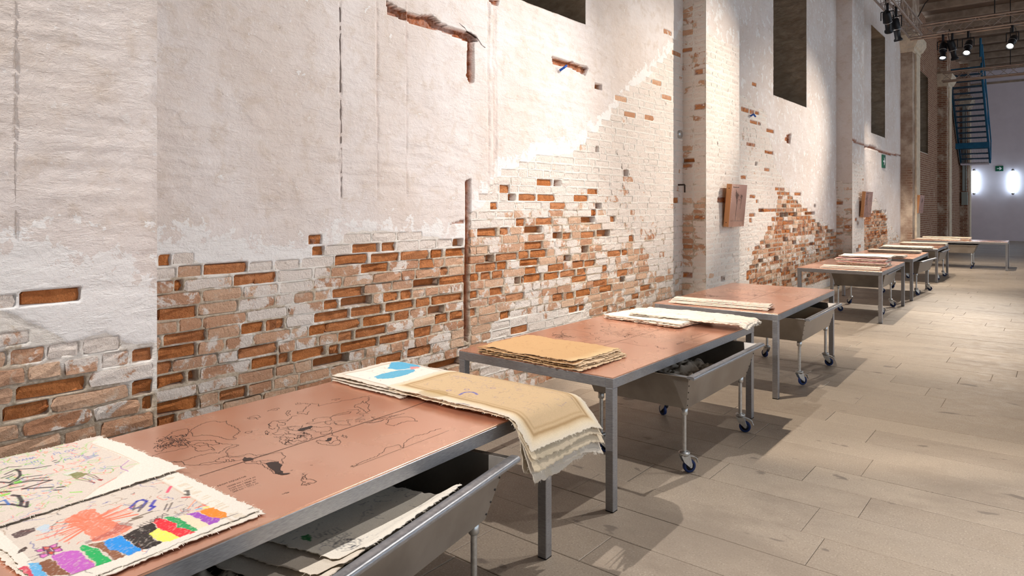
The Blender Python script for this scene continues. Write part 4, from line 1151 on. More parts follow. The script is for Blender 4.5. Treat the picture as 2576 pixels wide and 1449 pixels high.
def sheet(label, corners, z, n, paint, wav=.006, table=None, limp=(.05, 1.1), endlimp=(.3, .5), thick=.0022, seed=0, fray=.006, group=None,
          fringe=60, thread='canvas_thread', zfun=None, cat='canvas', name='painted_canvas', wscale=4.0, parent=None):
    """a loose canvas: corners run round in (x, y); the outline is frayed, the surface rippled and bent over the table edge"""
    ns, nt = n
    rng = np.random.default_rng(seed + 100)
    s = np.linspace(0, 1, ns); t = np.linspace(0, 1, nt)
    S, T = np.meshgrid(s, t, indexing='ij')
    C = np.array(corners, float)
    L1 = np.hypot(*(C[1] - C[0])); L2 = np.hypot(*(C[3] - C[0]))
    es = fray / L1; et = fray / L2
    S2 = S + (sstep(.06, 0, S) * (fbm(T * L2 * 55, S * 0, seed, 3) - .4) + sstep(.94, 1, S) * (fbm(T * L2 * 55, S * 0 + 7, seed + 1, 3) - .6)) * es * 3
    T2 = T + (sstep(.06, 0, T) * (fbm(S * L1 * 55, T * 0, seed + 2, 3) - .4) + sstep(.94, 1, T) * (fbm(S * L1 * 55, T * 0 + 7, seed + 3, 3) - .6)) * et * 3
    S2 = S2 + .35 * es * 6 * (fbm(T * L2 * 5, S * 2, seed + 4, 2) - .5); T2 = T2 + .35 * et * 6 * (fbm(S * L1 * 5, T * 2, seed + 5, 2) - .5)
    P = ((1 - S2) * (1 - T2))[..., None] * C[0] + (S2 * (1 - T2))[..., None] * C[1] + (S2 * T2)[..., None] * C[2] + ((1 - S2) * T2)[..., None] * C[3]
    X, Y = P[..., 0], P[..., 1]
    edge = np.maximum(np.maximum(sstep(.2, 0, S), sstep(.8, 1, S)), np.maximum(sstep(.2, 0, T), sstep(.8, 1, T)))
    Zs = z + wav * (fbm(X * wscale, Y * wscale, seed + 6, 3) - .3) * (.45 + .9 * edge) + .0012 * (fbm(X * 25, Y * 25, seed + 8, 2) - .5)
    if zfun is not None: Zs = Zs + zfun(X, Y, S, T)
    XX, YY, ZZ = X.copy(), Y.copy(), Zs.copy()
    if table is not None:
        cx, cy, r = TABLES[table]; r = math.radians(r)
        lx = (X - cx) * math.cos(r) + (Y - cy) * math.sin(r); ly = -(X - cx) * math.sin(r) + (Y - cy) * math.cos(r)
        for sg in (1, -1):
            d = sg * lx - TW / 2 - .004; o, dr = bend(d, *limp); lx = np.where(d > 0, sg * (TW / 2 + .004 + o), lx); ZZ = ZZ - dr
            d = sg * ly - TL / 2; o, dr = bend(d, *endlimp); ly = np.where(d > 0, sg * (TL / 2 + o), ly); ZZ = ZZ - dr
        XX = cx + lx * math.cos(r) - ly * math.sin(r); YY = cy + lx * math.sin(r) + ly * math.cos(r)
    top = np.stack([XX, YY, ZZ], -1)
    # normals for thickness
    du = np.gradient(top, axis=0); dv = np.gradient(top, axis=1)
    N = np.cross(du, dv); N /= np.linalg.norm(N, axis=-1, keepdims=True) + 1e-9
    N *= np.sign(N[..., 2:3] + 1e-6)
    top = top + N * thick
    bot = top - N * thick
    pt = Paint(X, Y, CREAM, seed); paint(pt)
    col = np.clip(pt.c, 0, 1)
    c0 = top.reshape(-1, 3).mean(0); c0[2] = float(top[..., 2].min())
    idx = np.arange(S.size).reshape(S.shape); M = S.size
    Q = np.stack([idx[:-1, :-1], idx[1:, :-1], idx[1:, 1:], idx[:-1, 1:]], -1).reshape(-1, 4)
    ringi = np.concatenate([idx[:, 0], idx[-1, 1:], idx[-2::-1, -1], idx[0, -2:0:-1]])
    rn = np.roll(ringi, -1)
    Qr = np.stack([ringi, ringi + M, rn + M, rn], -1)
    V = np.concatenate([top.reshape(-1, 3), bot.reshape(-1, 3)]) - c0
    under = np.broadcast_to(np.array(CREAM) * .92, col.shape)
    A = np.concatenate([col.reshape(-1, 3), under.reshape(-1, 3)])
    me = np_mesh(name, V, np.concatenate([Q, Q[:, ::-1] + M, Qr]), 'canvas', A, 'Col')
    ob = link_obj(name, me, parent, label=label, cat=cat, group=group); ob.location = c0
    if fringe:
        m = MB()
        rr = random.Random(seed)
        nr = len(ringi); topf = top.reshape(-1, 3); Nf = N.reshape(-1, 3)
        for _ in range(fringe):
            k = rr.randrange(nr); p = Vector(topf[ringi[k]] - c0); q = Vector(topf[ringi[(k + 2) % nr]] - c0)
            d = (q - p)
            if d.length < 1e-6: continue
            outv = d.cross(Vector(Nf[ringi[k]])).normalized()
            cen = Vector((0, 0, p.z)); 
            if outv.dot(p - cen) < 0: outv = -outv
            L = rr.uniform(.004, .016); w = d.normalized() * .0007
            e = p + outv * L + d.normalized() * rr.uniform(-.006, .006) + Vector((0, 0, rr.uniform(-.004, .002)))
            mid = (p + e) / 2 + Vector((0, 0, .0015))
            m.add([p - w, p + w, mid + w, mid - w], [(0, 1, 2, 3)]); m.add([mid - w, mid + w, e + w * .5, e - w * .5], [(0, 1, 2, 3)])
        m.obj('fringe', thread, ob, kind='stuff')
    return ob
def rect(x0, y0, x1, y1, r=0, j=0, seed=0):
    cx, cy = (x0 + x1) / 2, (y0 + y1) / 2; a = math.radians(r); g = random.Random(seed)
    return [(cx + (x - cx) * math.cos(a) - (y - cy) * math.sin(a) + g.uniform(-j, j), cy + (x - cx) * math.sin(a) + (y - cy) * math.cos(a) + g.uniform(-j, j)) for x, y in ((x0, y0), (x1, y0), (x1, y1), (x0, y1))]

def zz3(*p): return [(x * .295, 1040 + y * .295) for x, y in p]
def z5c(*p): return [(x * .1725, 1090 + y * .1725) for x, y in p]
def z6c(*p): return [(300 + x * .17257, 1150 + y * .17257) for x, y in p]
def z7c(*p): return [(x * .13975, 1280 + y * .13975) for x, y in p]
INK = [(60, 90, 170), (210, 60, 50), (70, 160, 60), (120, 190, 60), (60, 60, 70), (220, 110, 80), (140, 110, 170)]

def paint_margin(p, x0, y0, x1, y1, mw, base, line=lin(150, 120, 90), la=.5):
    """unpainted white margin round a drawn field, with the soft stain line between"""
    d = np.minimum(np.minimum(p.X - x0, x1 - p.X), np.minimum(p.Y - y0, y1 - p.Y)) + .008 * (fbm(p.X * 12, p.Y * 12, p.seed + 3, 3) - .5)
    p.blend(sstep(mw - .003, mw + .004, d), base, .92)
    p.blend(np.exp(-((d - mw) / .006) ** 2), line, la)

# near end of the first table -----------------------------------------------------------------
def paint_B(p):
    p.blend(np.ones_like(p.X), PAPER, .85)
    m = (p.X > 1.935) | (p.Y > 1.055) | (p.Y < .60)
    p.blend(m, WHITE, .9)
    p.blend(np.exp(-((p.X - 1.937) / .003) ** 2) * (fbm(p.X * 30, p.Y * 30, 2, 2) > .42), lin(96, 78, 62), .8)
    p.blend(np.exp(-((p.Y - 1.055) / .004) ** 2), lin(190, 160, 130), .5)
    k = fbm(p.X * 90, p.Y * 14, 12, 3)
    p.blend((p.Y > 1.07) * (p.Y < 1.10) * (k > .56), lin(196, 178, 150), .5)
    p.scribbles(160, (1.45, .60, 1.93, 1.05), [(60, 60, 70), (90, 80, 80), (210, 90, 70), (70, 80, 150), (150, 120, 90)], (.002, .0035), .03, .6)
    # burst of coral red
    p.poly(z7c((1150,220),(1400,80),(1550,30),(1720,20),(1850,160),(2000,200),(2160,290),(2400,330),(2200,450),(1900,560),(1700,600),(1560,450),(1350,330),(1180,380),(1260,280)), (244, 122, 96), .92, .45)
    cx, cy = on_floor(*z7c((1650,260))[0], .76)
    for k in range(46):
        a = p.rng.uniform(0, 6.28); r0, r1 = p.rng.uniform(.02, .05), p.rng.uniform(.07, .14)
        p.line([(cx + math.cos(a) * r0, cy + math.sin(a) * r0), (cx + math.cos(a) * r1 * .7, cy + math.sin(a) * r1)], p.rng.uniform(.003, .007), (242, 118, 92), .8, None)
    p.poly(z7c((2100,270),(2250,250),(2400,285),(2300,350),(2150,420),(1900,520),(1560,640),(1520,620),(1800,480),(2000,400)), (120, 86, 84), .6, .5)
    p.poly(z7c((200,480),(300,440),(620,350),(640,400),(540,470),(280,555)), (78, 58, 60), .9, .4)
    p.poly(z7c((640,370),(800,290),(880,310),(900,400),(760,440)), (170, 196, 214), .7, .5)
    p.poly(z7c((330,760),(470,700),(520,720),(420,790),(310,830)), (66, 50, 46), .95, .3)
    for pts, c in ((((630,770),(760,730),(800,780),(680,800)), (196, 92, 160)), (((770,700),(900,690),(880,750),(800,760)), (196, 84, 70)), (((890,690),(1030,630),(1020,690),(940,720)), (206, 100, 170)),
                   (((920,720),(1090,690),(1040,740),(960,760)), (170, 84, 60)), (((970,750),(1080,710),(1120,760),(980,790)), (206, 100, 180)), (((860,790),(960,780),(970,840),(880,830)), (196, 84, 60)),
                   (((720,850),(860,820),(870,850),(780,905),(720,890)), (206, 110, 180)), (((670,850),(840,790),(850,810),(700,850)), (190, 90, 60)), (((800,760),(900,740),(930,770),(860,790)), (110, 70, 50))):
        p.poly(z7c(*pts), c, .95, .3); p.line(z7c(*(pts + pts[:1])), .003, (84, 50, 90), .8)
    for pts, c, cr in (
        (z6c((1120,800),(1230,770),(1380,740),(1480,790),(1560,830),(1580,880),(1480,900),(1340,890),(1240,830)), (246, 130, 40), .2),
        (z6c((980,840),(1130,815),(1240,840),(1340,890),(1500,900),(1420,970),(1310,1000),(1220,950),(1120,880)), (148, 72, 176), .35),
        (z6c((850,870),(980,850),(1120,900),(1220,960),(1310,1005),(1150,1070),(1080,1040),(960,950)), (244, 206, 176), .3),
        (z6c((490,930),(530,900),(640,910),(730,940),(810,960),(860,1040),(960,1050),(1120,1100),(1000,1130),(880,1170),(760,1130),(620,1060),(540,1010)), (230, 40, 54), .3),
        (z6c((650,895),(720,875),(800,875),(880,900),(960,960),(1060,1030),(1150,1080),(1080,1095),(960,1040),(860,1040),(830,970),(720,930)), (30, 150, 84), .3),
        (z6c((420,1110),(560,1040),(660,1080),(780,1130),(870,1170),(740,1230),(620,1245),(520,1180)), (230, 222, 96), .3),
        (z6c((40,1160),(200,1080),(300,1030),(480,950),(560,1040),(430,1110),(520,1190),(620,1250),(500,1310),(350,1355),(250,1300)), (42, 36, 36), .3),
        (z7c((1860,590),(2150,480),(2200,510),(2350,620),(2576,750),(2400,820),(2290,860),(2150,780),(1960,740)), (24, 136, 214), .3),
        (z7c((1600,650),(1860,590),(1950,730),(2150,780),(2240,870),(2060,930),(1960,850),(1880,780),(1750,720)), (134, 88, 64), .35),
        (z7c((1420,730),(1500,650),(1560,670),(1750,740),(1850,820),(2000,950),(1760,1035),(1620,900),(1500,780)), (22, 164, 88), .35),
        (z7c((920,860),(1150,770),(1400,770),(1520,850),(1650,980),(1740,1040),(1560,1110),(1270,1200),(1100,1090),(1000,960)), (182, 92, 180), .35),
        (z7c((690,1000),(930,920),(1010,990),(1100,1100),(1270,1209),(900,1230),(780,1110)), (126, 80, 56), .25),
        (z7c((500,1020),(690,990),(780,1110),(880,1240),(590,1240),(540,1120)), (88, 164, 210), .3),
        (z7c((240,1130),(420,1060),(510,1070),(600,1240),(260,1240)), (196, 60, 84), .3)):
        p.poly(pts, c, .95, cr)
    for pts, w, c in ((((160,740),(260,650),(340,630),(400,650),(330,740),(180,760)), .010, (54, 58, 150)), (((230,700),(200,780),(330,700),(280,800),(400,680)), .006, (110, 100, 100)), (((520,640),(460,720),(510,730),(440,780)), .011, (50, 50, 160)),
                      (((470,800),(200,900),(330,880),(150,935)), .008, (110, 94, 80)), (((700,690),(655,780)), .005, (90, 80, 80)), (((775,670),(700,800)), .005, (100, 90, 84)), (((750,440),(700,520)), .010, (230, 60, 100)),
                      (((960,500),(1000,500),(1010,560),(960,550)), .010, (84, 80, 76)), (((920,595),(1020,590)), .009, (200, 70, 64)), (((1110,750),(1250,710)), .005, (235, 80, 70)), (((1120,775),(1240,740)), .005, (70, 160, 220)), (((1210,690),(1300,735)), .004, (235, 110, 80)), (((1000,760),(1110,630)), .004, (230, 140, 110)), (((1240,745),(1290,735)), .012, (222, 214, 120))):
        p.line(z6c(*pts), w, c, .85)
    x, y = on_floor(*z6c((650,830))[0], .76); x2, y2 = on_floor(*z6c((330,970))[0], .76)
    p.word('DORMIR', x, y, .022, math.atan2(y2 - y, x2 - x), (70, 60, 60), .003)
    x, y = on_floor(*z6c((840,880))[0], .76); p.word('FRIEND', x, y, .014, 1.9, (120, 120, 140), .0025, .7)
def paint_A(p):
    p.blend(np.ones_like(p.X), PAPER, .85)
    p.poly(z5c((1330,190),(1450,100),(2087,300),(2760,560),(2087,900),(1150,1200),(1040,1120),(2010,480)), (217, 208, 197), .95, 0)
    p.line(z5c((1330,190),(1700,330),(2030,478)), .004, (190, 166, 140), .6); p.line(z5c((2010,485),(1400,860),(1050,1120)), .003, (196, 176, 150), .6)
    GR = [(120, 190, 60), (96, 170, 70), (140, 196, 96)]
    box = (.86, .58, 1.44, 1.04)
    fld = lambda n, cols, w, s, a: p.scribbles(n, (.86, .56, 1.36, 1.02), cols, w, s, a)
    fld(130, GR, (.0022, .004), .04, .7); fld(90, [(226, 84, 70), (232, 120, 96)], (.002, .0035), .04, .65); fld(90, [(86, 116, 190), (110, 130, 180)], (.002, .003), .03, .6)
    p.scribbles(60, (1.3, .58, 1.5, .82), GR + [(226, 84, 70), (110, 130, 180)], (.002, .003), .03, .6)
    for pts, w in ((((0,590),(120,540),(310,528)), .005), (((70,645),(230,575),(500,555),(740,512)), .007), (((235,575),(285,600),(295,660),(250,710),(140,770),(0,760)), .010), (((20,700),(180,640)), .006), (((95,705),(215,650)), .006), (((150,790),(350,690),(610,655)), .007),
                   (((0,850),(300,760),(500,710),(700,690)), .007), (((330,860),(750,730),(470,740),(140,800)), .009), (((330,860),(770,830)), .009), (((840,835),(930,825)), .009), (((790,875),(890,870)), .008), (((0,910),(150,900)), .009), (((140,855),(350,815)), .006),
                   (((180,950),(270,960),(320,1040),(300,1100)), .012), (((0,1090),(170,1085),(390,1125),(400,1045)), .010), (((770,450),(820,435)), .007), (((800,470),(860,455)), .007)):
        p.line(z5c(*pts), w, (62, 56, 60), .92)
    p.poly(z5c((980,650),(1110,600),(1280,630),(1180,690),(1100,715),(1060,670)), (122, 122, 76), .9, .2)
    p.poly(z5c((900,640),(1090,590),(1110,605),(980,650)), (200, 206, 196), .8, .2)
    for pts in (((1280,630),(1380,660),(1480,725)), ((1180,690),(1280,720),(1385,770)), ((1260,640),(1460,730)), ((1120,715),(1260,740),(1385,770))): p.line(z5c(*pts), .003, (96, 46, 46), .8)
    p.poly(z5c((1420,710),(1490,720),(1480,740),(1430,725)), (140, 40, 50), .9, 0); p.poly(z5c((1330,750),(1395,765),(1380,780)), (150, 40, 50), .9, 0)
    p.poly(z5c((1010,905),(1190,890),(1200,910),(1020,915)), (130, 200, 70), .8, .3); p.poly(z5c((0,950),(140,915),(140,945),(0,980)), (120, 196, 60), .8, .3); p.poly(z5c((180,760),(300,735),(320,760),(200,790)), (110, 190, 60), .8, .3)
    p.line(z5c((0,1045),(70,1020),(130,1085)), .008, (58, 104, 170), .85)
    p.line(z5c((1880,440),(1760,530),(1770,560),(1860,590),(1870,600)), .003, (150, 60, 170), .8); p.line(z5c((1440,830),(1700,690)), .003, (226, 90, 80), .8)
    for i in range(16): p.line(z5c((1210 + i * 14, 385 - i * 2), (1260 + i * 12, 430 - i * 4)), .002, (90, 110, 170), .6)
    for (u, v, txt, s) in ((800, 360, 'PLOX', .026), (960, 440, 'PLOX', .024), (470, 480, 'HI', .02), (250, 470, 'PANA', .022)):
        x, y = on_floor(*z5c((u, v))[0], .76); p.word(txt, x, y, s, 1.50, (84, 108, 176), .003, .7)
    for i in range(9): p.line(z5c((190 + i * 45, 1310 - i * 12), (330 + i * 40, 1400 - i * 16)), .002, (150, 120, 170), .5)
sheet('canvas with thick crayon colour blocks, lying lowest at the near end of the nearest table', rect(.96, .545, 2.0, 1.135, 2.0), TH + .004, (300, 190), lambda p: p.blend(p.X > 0, WHITE, .6), .004, 0, (.03, .5), seed=1, group='canvases on the nearest table', fringe=120)
sheet('crayon-block canvas on the nearest table, with orange, purple, red, black and blue fields', rect(.93, .56, 1.985, 1.13, 2.0), TH + .009, (440, 250), paint_B, .006, 0, (.03, .5), seed=3, group='canvases on the nearest table', fringe=160)
sheet('scribbled canvas with black brush strokes and green pen marks, topmost at the near left corner', [(.86, .50), (1.50, .53), (1.475, 1.15), (.875, 1.09)], TH + .018, (300, 290), paint_A, .008, 0, (.03, .5), seed=5, group='canvases on the nearest table', fringe=160)

# far end of the first table: blue-footed canvases by the wall, stained stack hanging over the corner -----
def paint_blue(p):
    paint_margin(p, .80, 2.27, 1.32, 2.76, .04, lin(232, 224, 212))
    p.scribbles(40, (.85, 2.3, 1.1, 2.7), [(200, 120, 110), (120, 140, 180), (160, 150, 140)], (.002, .004), .05, .5)
    p.poly([(985,920),(1010,915),(1052,924),(1060,930),(1030,935),(1000,938),(975,935)], (84, 168, 204), .95, .1)
    p.poly([(940,957),(960,948),(1000,940),(1040,936),(1045,942),(1020,952),(985,960),(950,962)], (92, 170, 200), .95, .1)
    p.poly([(1030,931),(1052,929),(1056,934),(1034,938)], (226, 130, 120), .8, .2)
plain = lambda p: None
for k, lb in enumerate(('bottom', 'middle')):
    sheet('cream canvas by the wall, %s one under the blue footprint drawing' % lb, rect(.805 - .008 * k, 2.25 + .012 * k, 1.36, 2.76, 2 + 2 * k, .01, k), TH + .003 + .010 * k, (70, 60), plain, .012, 0, (.1, .6), (.5, .5), seed=20 + k, group='canvases on the nearest table', fringe=60)
sheet('cream canvas with two blue foot-shaped patches, by the wall beyond the copper map', rect(.80, 2.275, 1.36, 2.765, 3, .006, 4), TH + .026, (190, 170), paint_blue, .014, 0, (.1, .6), (.5, .5), seed=24, group='canvases on the nearest table', fringe=90)
def paint_tan(p):
    d = np.minimum(np.minimum(p.X - 1.215, 2.20 - p.X), np.minimum(p.Y - 2.30, 2.87 - p.Y)) + .012 * (fbm(p.X * 10, p.Y * 10, 3, 3) - .5)
    k = fbm(p.X * 7, p.Y * 7, 13, 4)
    p.blend(np.ones_like(p.X), lin(228, 208, 172), .8)
    p.blend(sstep(.03, .06, d), lin(203, 173, 134), .85)
    p.blend(np.exp(-((d - .065) / .008) ** 2), lin(150, 118, 74), .65); p.blend(np.exp(-((d - .09) / .006) ** 2), lin(164, 132, 90), .4)
    p.blend(sstep(.045, .0, d), WHITE, .55)
    cx, cy = on_floor(1090, 990, .785); r = np.hypot(p.X - cx, (p.Y - cy) * 1.1)
    p.blend(sstep(.075, .055, r), lin(176, 146, 96), .55); p.blend(np.exp(-((r - .07) / .006) ** 2), lin(150, 122, 76), .4)
    p.scribbles(170, (1.32, 2.40, 2.06, 2.80), [(150, 128, 130), (140, 120, 110), (120, 110, 150)], (.0016, .0028), .04, .42)
    p.line([(1156,993),(1162,989),(1170,986.5),(1180,986),(1190,987),(1197,990),(1200,993)], .013, (112, 110, 170), .85, .785); p.line([(1148,1016),(1165,1017),(1180,1021)], .008, (120, 112, 130), .8, .785)
    for u, v in ((1129, 982), (1174, 980), (1240, 976)):
        x, y = on_floor(u, v, .785); p.line([(x + .012 * math.cos(a), y + .012 * math.sin(a)) for a in np.linspace(0, 6.28, 12)], .003, (96, 84, 160), .8, None)
    p.line([(1106,1014),(1112,1010),(1118,1012),(1122,1019)], .004, (100, 80, 150), .8, .785); p.line([(1085,1028),(1091,1023)], .004, (110, 100, 170), .8, .785)
    x, y = on_floor(1140, 948, .785); p.word('AVANT', x, y, .03, 0.1, (120, 110, 160), .003, .5)
far = [('white canvas hanging lowest over the corner of the nearest table', (1.33, 2.36, 2.27, 2.84), -4, .003, (.05, 1.32)),
       ('bluish white canvas second from the bottom at the hanging corner stack', (1.26, 2.33, 2.29, 2.90), 3, .008, (.06, 1.25)),
       ('creased white canvas third from the bottom in the hanging corner stack', (1.25, 2.31, 2.27, 2.92), -1, .013, (.07, 1.12)),
       ('cream canvas fourth from the bottom in the hanging corner stack', (1.235, 2.29, 2.245, 2.90), 2, .018, (.08, 1.0)),
       ('browned canvas right under the stained top one at the hanging corner', (1.225, 2.29, 2.215, 2.885), 1, .024, (.09, .92))]
for k, (lb, r4, ro, dz, lm) in enumerate(far):
    def pl(p, k=k):
        if k >= 3: p.blend(np.ones_like(p.X), lin(228, 204, 164), .5)
        p.blend(fbm(p.X * 5, p.Y * 5, 44 + k, 4) > .6, lin(206, 190, 160), .35)
    sheet(lb, rect(*r4, ro, .012, 30 + k), TH + dz, (120, 70), pl, .014, 0, lm, (.45, .8), seed=30 + k, group='canvases on the nearest table', fringe=110, wscale=5)
sheet('tan stained canvas with brown border and purple marks, topmost at the hanging corner', rect(1.215, 2.285, 2.20, 2.87, 1.5, .008, 40), TH + .031, (260, 170), paint_tan, .014, 0, (.10, .85), (.45, .6), seed=40, group='canvases on the nearest table', fringe=140)

# second table: thick brown stack and two folded whites ------------------------------------------------
ords = ['lowest', 'second from the bottom', 'third from the bottom', 'middle', 'third from the top', 'second from the top', 'topmost']
for k in range(7):
    def pb(p, k=k):
        base = lin(208, 164, 112) if k % 2 == 0 else lin(186, 138, 88)
        p.blend(np.ones_like(p.X), base, .9)
        if k == 6:
            p.blend(sstep(1.60, 1.70, p.X + .06 * (fbm(p.X * 9, p.Y * 9, 5, 3) - .5)), lin(232, 206, 160), .6)
            p.scribbles(30, (1.1, 3.4, 1.6, 3.75), [(176, 132, 84), (150, 110, 80)], (.0016, .003), .08, .4)
        else: p.blend(p.X > 1.70, lin(238, 218, 186), .6)
    sheet('frayed brown canvas, %s in the thick stack' % ords[k], rect(.965 - .004 * (k % 3), 3.275 + .006 * ((k * 5) % 4), 1.76 - .010 * k + .01 * (k % 2), 3.79, -1.0 + .8 * (k % 3), .010, 50 + k), TH + .003 + .0066 * k,
          (150, 80), pb, .011, 1, (.05, 1), (.3, .5), seed=50 + k, thick=.0034, fray=.011, group='brown stack on the second table', fringe=260, thread='brown_thread', wscale=7)
def fold_layers(prefix, r4, rot, z0, layers, seed, table, group, pfun, n=(90, 50), gap=.007, wav=.012, fringe=50):
    """a canvas folded over itself: the layers are parts of one canvas"""
    root = None
    for k in range(layers):
        q = rect(*r4, rot, .012, seed + k)
        o = sheet(prefix if k == 0 else None, q, z0 + gap * k, n, (lambda p: pfun(p)) if k == layers - 1 else (lambda p: p.blend(p.X > -9, WHITE, .5)), wav * (.75 if gap > .009 else 1), table, (.06, .5), (.3, .4), seed=seed + k, thick=gap * .8, fray=.014,
                  group=group if k == 0 else None, fringe=fringe, cat='canvas' if k == 0 else None, name='folded_canvas' if k == 0 else 'fold')
        if k == 0: root = o
        else:
            o.parent = root; o.location = o.location - root.location
    return root
def ink(n, cols, a=.6, base=None):
    def f(p):
        if base is not None: p.blend(np.ones_like(p.X), base, .8)
        x0, x1, y0, y1 = p.X.min(), p.X.max(), p.Y.min(), p.Y.max()
        p.scribbles(n, (x0 + .03, y0 + .03, x1 - .03, y1 - .03), cols, (.003, .006), .06, a)
    return f
fold_layers('folded white canvas with loose threads at the wall side of the second table', (.90, 4.93, 1.62, 5.47), -6, TH + .003, 4, 60, 1, 'folded canvases', ink(26, [(190, 150, 150), (160, 160, 170)], .4), gap=.008)
fold_layers('folded white canvas with red and black scrawls overhanging the second table', (1.07, 5.06, 2.03, 5.44), 3, TH + .035, 3, 66, 1, 'folded canvases', ink(110, [(214, 110, 110), (90, 84, 90), (130, 140, 170), (220, 150, 140)], .65), gap=.008, wav=.018)
# third table: one rolled canvas
def roll(label, c, L, w, h, rot, seed, cols, table, group):
    root = None
    for k, (ww, zz, sh) in enumerate(((w, .003, 0), (w * .92, .013, .01), (w * .78, .026, .018), (w * .62, .036, .022))):
        q = rect(c[0] - L / 2 + .01 * k, c[1] - ww / 2 + sh, c[0] + L / 2 - .012 * (k % 2), c[1] + ww / 2 + sh, rot, .004, seed + k)
        prof = lambda X, Y, S, T, k=k: h * .25 * np.sin(np.pi * T) ** .6
        o = sheet(label if k == 0 else None, q, TH + zz * h / .045, (120, 30), ink(70, cols, .6, lin(234, 214, 200)), .005, None, seed=seed + k, fringe=24, zfun=prof, name='rolled_canvas' if k == 0 else 'fold', cat='canvas' if k == 0 else None, group=group if k == 0 else None)
        if k == 0: root = o
        else: o.parent = root; o.location = o.location - root.location
    return root
roll('long rolled canvas with red pen marks, alone on the third table', (1.34, 6.31), .95, .23, .045, 4.5, 70, [(214, 110, 100), (206, 130, 130), (130, 120, 150), (190, 150, 90)], 2, 'rolled canvases')
# fourth table
roll('flat rolled canvas with grey and red rim, at the near edge of the fourth table', (1.38, 11.24), .82, .26, .040, 2, 80, [(150, 110, 130), (120, 150, 160), (190, 120, 120)], 3, 'rolled canvases')
PINK = ink(50, [(240, 150, 170), (200, 120, 200), (246, 170, 130)], .7, lin(246, 176, 176))
fold_layers('thick pink painted canvas fold with violet spots, lower of two on the fourth table', (1.05, 11.75, 1.76, 12.25), 3, TH + .003, 4, 84, 3, 'folded canvases', PINK, gap=.017, wav=.012)
fold_layers('pink and white canvas fold resting on the thick pink one', (1.02, 11.80, 1.74, 12.35), 2, TH + .075, 3, 90, 3, 'folded canvases', PINK, gap=.014, wav=.016)
fold_layers('white canvas with pale stains, topmost of the pile on the fourth table', (1.03, 11.95, 1.76, 12.5), 1, TH + .122, 3, 94, 3, 'folded canvases', ink(40, [(150, 150, 200), (200, 210, 150), (180, 190, 200)], .5, lin(238, 234, 228)), gap=.008, wav=.02)
# fifth, sixth, seventh tables
fold_layers('white fringed canvas at the near edge of the fifth table', (.95, 14.06, 1.62, 14.5), 0, TH + .003, 3, 100, 4, 'folded canvases', ink(30, [(180, 160, 190), (160, 180, 200)], .5, lin(240, 234, 226)), gap=.012)
fold_layers('long cream canvas with orange rim and blue corner, at the back of the fifth table', (.72, 15.55, 1.66, 15.95), 2, TH + .003, 4, 104, 4, 'folded canvases', ink(40, [(90, 150, 190), (220, 150, 110), (120, 110, 110)], .6, lin(226, 210, 192)), gap=.012)
fold_layers('long grey-white canvas draped over the near edge of the sixth table', (.62, 17.55, 1.60, 18.0), 1, TH + .003, 3, 108, 5, 'folded canvases', ink(30, [(170, 180, 160), (160, 150, 150)], .5, lin(222, 212, 200)), gap=.012)
fold_layers('long cream canvas with pale red rim, at the back of the sixth table', (.72, 19.1, 1.68, 19.6), 1, TH + .003, 4, 112, 5, 'folded canvases', ink(30, [(230, 160, 140), (200, 170, 150)], .5, lin(240, 222, 202)), gap=.012)
fold_layers('flat white canvas lying in front on the crosswise far table', (.62, 22.15, 1.66, 22.5), 0, TH + .003, 3, 116, None, 'folded canvases', ink(20, [(180, 160, 150)], .5, lin(236, 222, 206)), gap=.012)
fold_layers('cream canvas with drooping end, rear one on the crosswise far table', (.70, 22.62, 1.85, 22.98), 0, TH + .003, 5, 122, None, 'folded canvases', ink(20, [(200, 180, 150)], .5, lin(238, 220, 194)), gap=.014)

# canvases lying in the tubs --------------------------------------------------------------------------
def in_tub(k, x0, y0, x1, y1):
    cx, cy, r = TUBS[k]; a = math.radians(r)
    return [(cx + x * math.cos(a) - y * math.sin(a), cy + x * math.sin(a) + y * math.cos(a)) for x, y in ((x0, y0), (x1, y0), (x1, y1), (x0, y1))]
def paint_tub1(p):
    p.blend(np.ones_like(p.X), lin(228, 222, 210), .8)
    p.scribbles(120, (1.6, 1.1, 2.25, 1.95), [(80, 84, 96), (96, 96, 120)], (.0018, .003), .04, .55)
    cx, cy = on_floor(875, 1362, .60)
    for k in range(60):
        a = p.rng.uniform(0, 6.28); r = p.rng.uniform(0, .05)
        p.line([(cx + r * math.cos(a), cy + r * math.sin(a)), (cx + r * math.cos(a + .7), cy + r * math.sin(a + .7))], .003, (70, 72, 84), .7, None)
    p.poly([(758,1338),(775,1334),(784,1342),(780,1350),(760,1346)], (40, 130, 70), .95, .2, .60)
    x, y = on_floor(800, 1345, .6); p.word('UNTIL', x, y, .03, 1.45, (80, 80, 90), .003, .6); p.word('SAFER', x + .06, y - .02, .03, 1.45, (80, 80, 90), .003, .6)
for k, (q, z, lb) in enumerate((((-.34, -.40, .36, .26), .565, 'lowest grey-white canvas lying in the nearest tub'), ((-.33, -.33, .37, .29), .578, 'grey-white canvas in the middle of the pile in the nearest tub'), ((-.32, -.24, .385, .30), .592, 'grey-white canvas with green leaf and black scrawl, top one in the nearest tub'))):
    cx0, cy0, r0 = TUBS[0]; a0 = math.radians(r0)
    up = lambda X, Y, S, T: .062 * sstep(.80, 1.0, S) - .02 * (1 - S)
    sheet(lb, in_tub(0, *q), z, (150, 130) if k == 2 else (90, 80), paint_tub1 if k == 2 else plain, .012, None, seed=130 + k, zfun=up, group='canvases in the nearest tub', fringe=90)
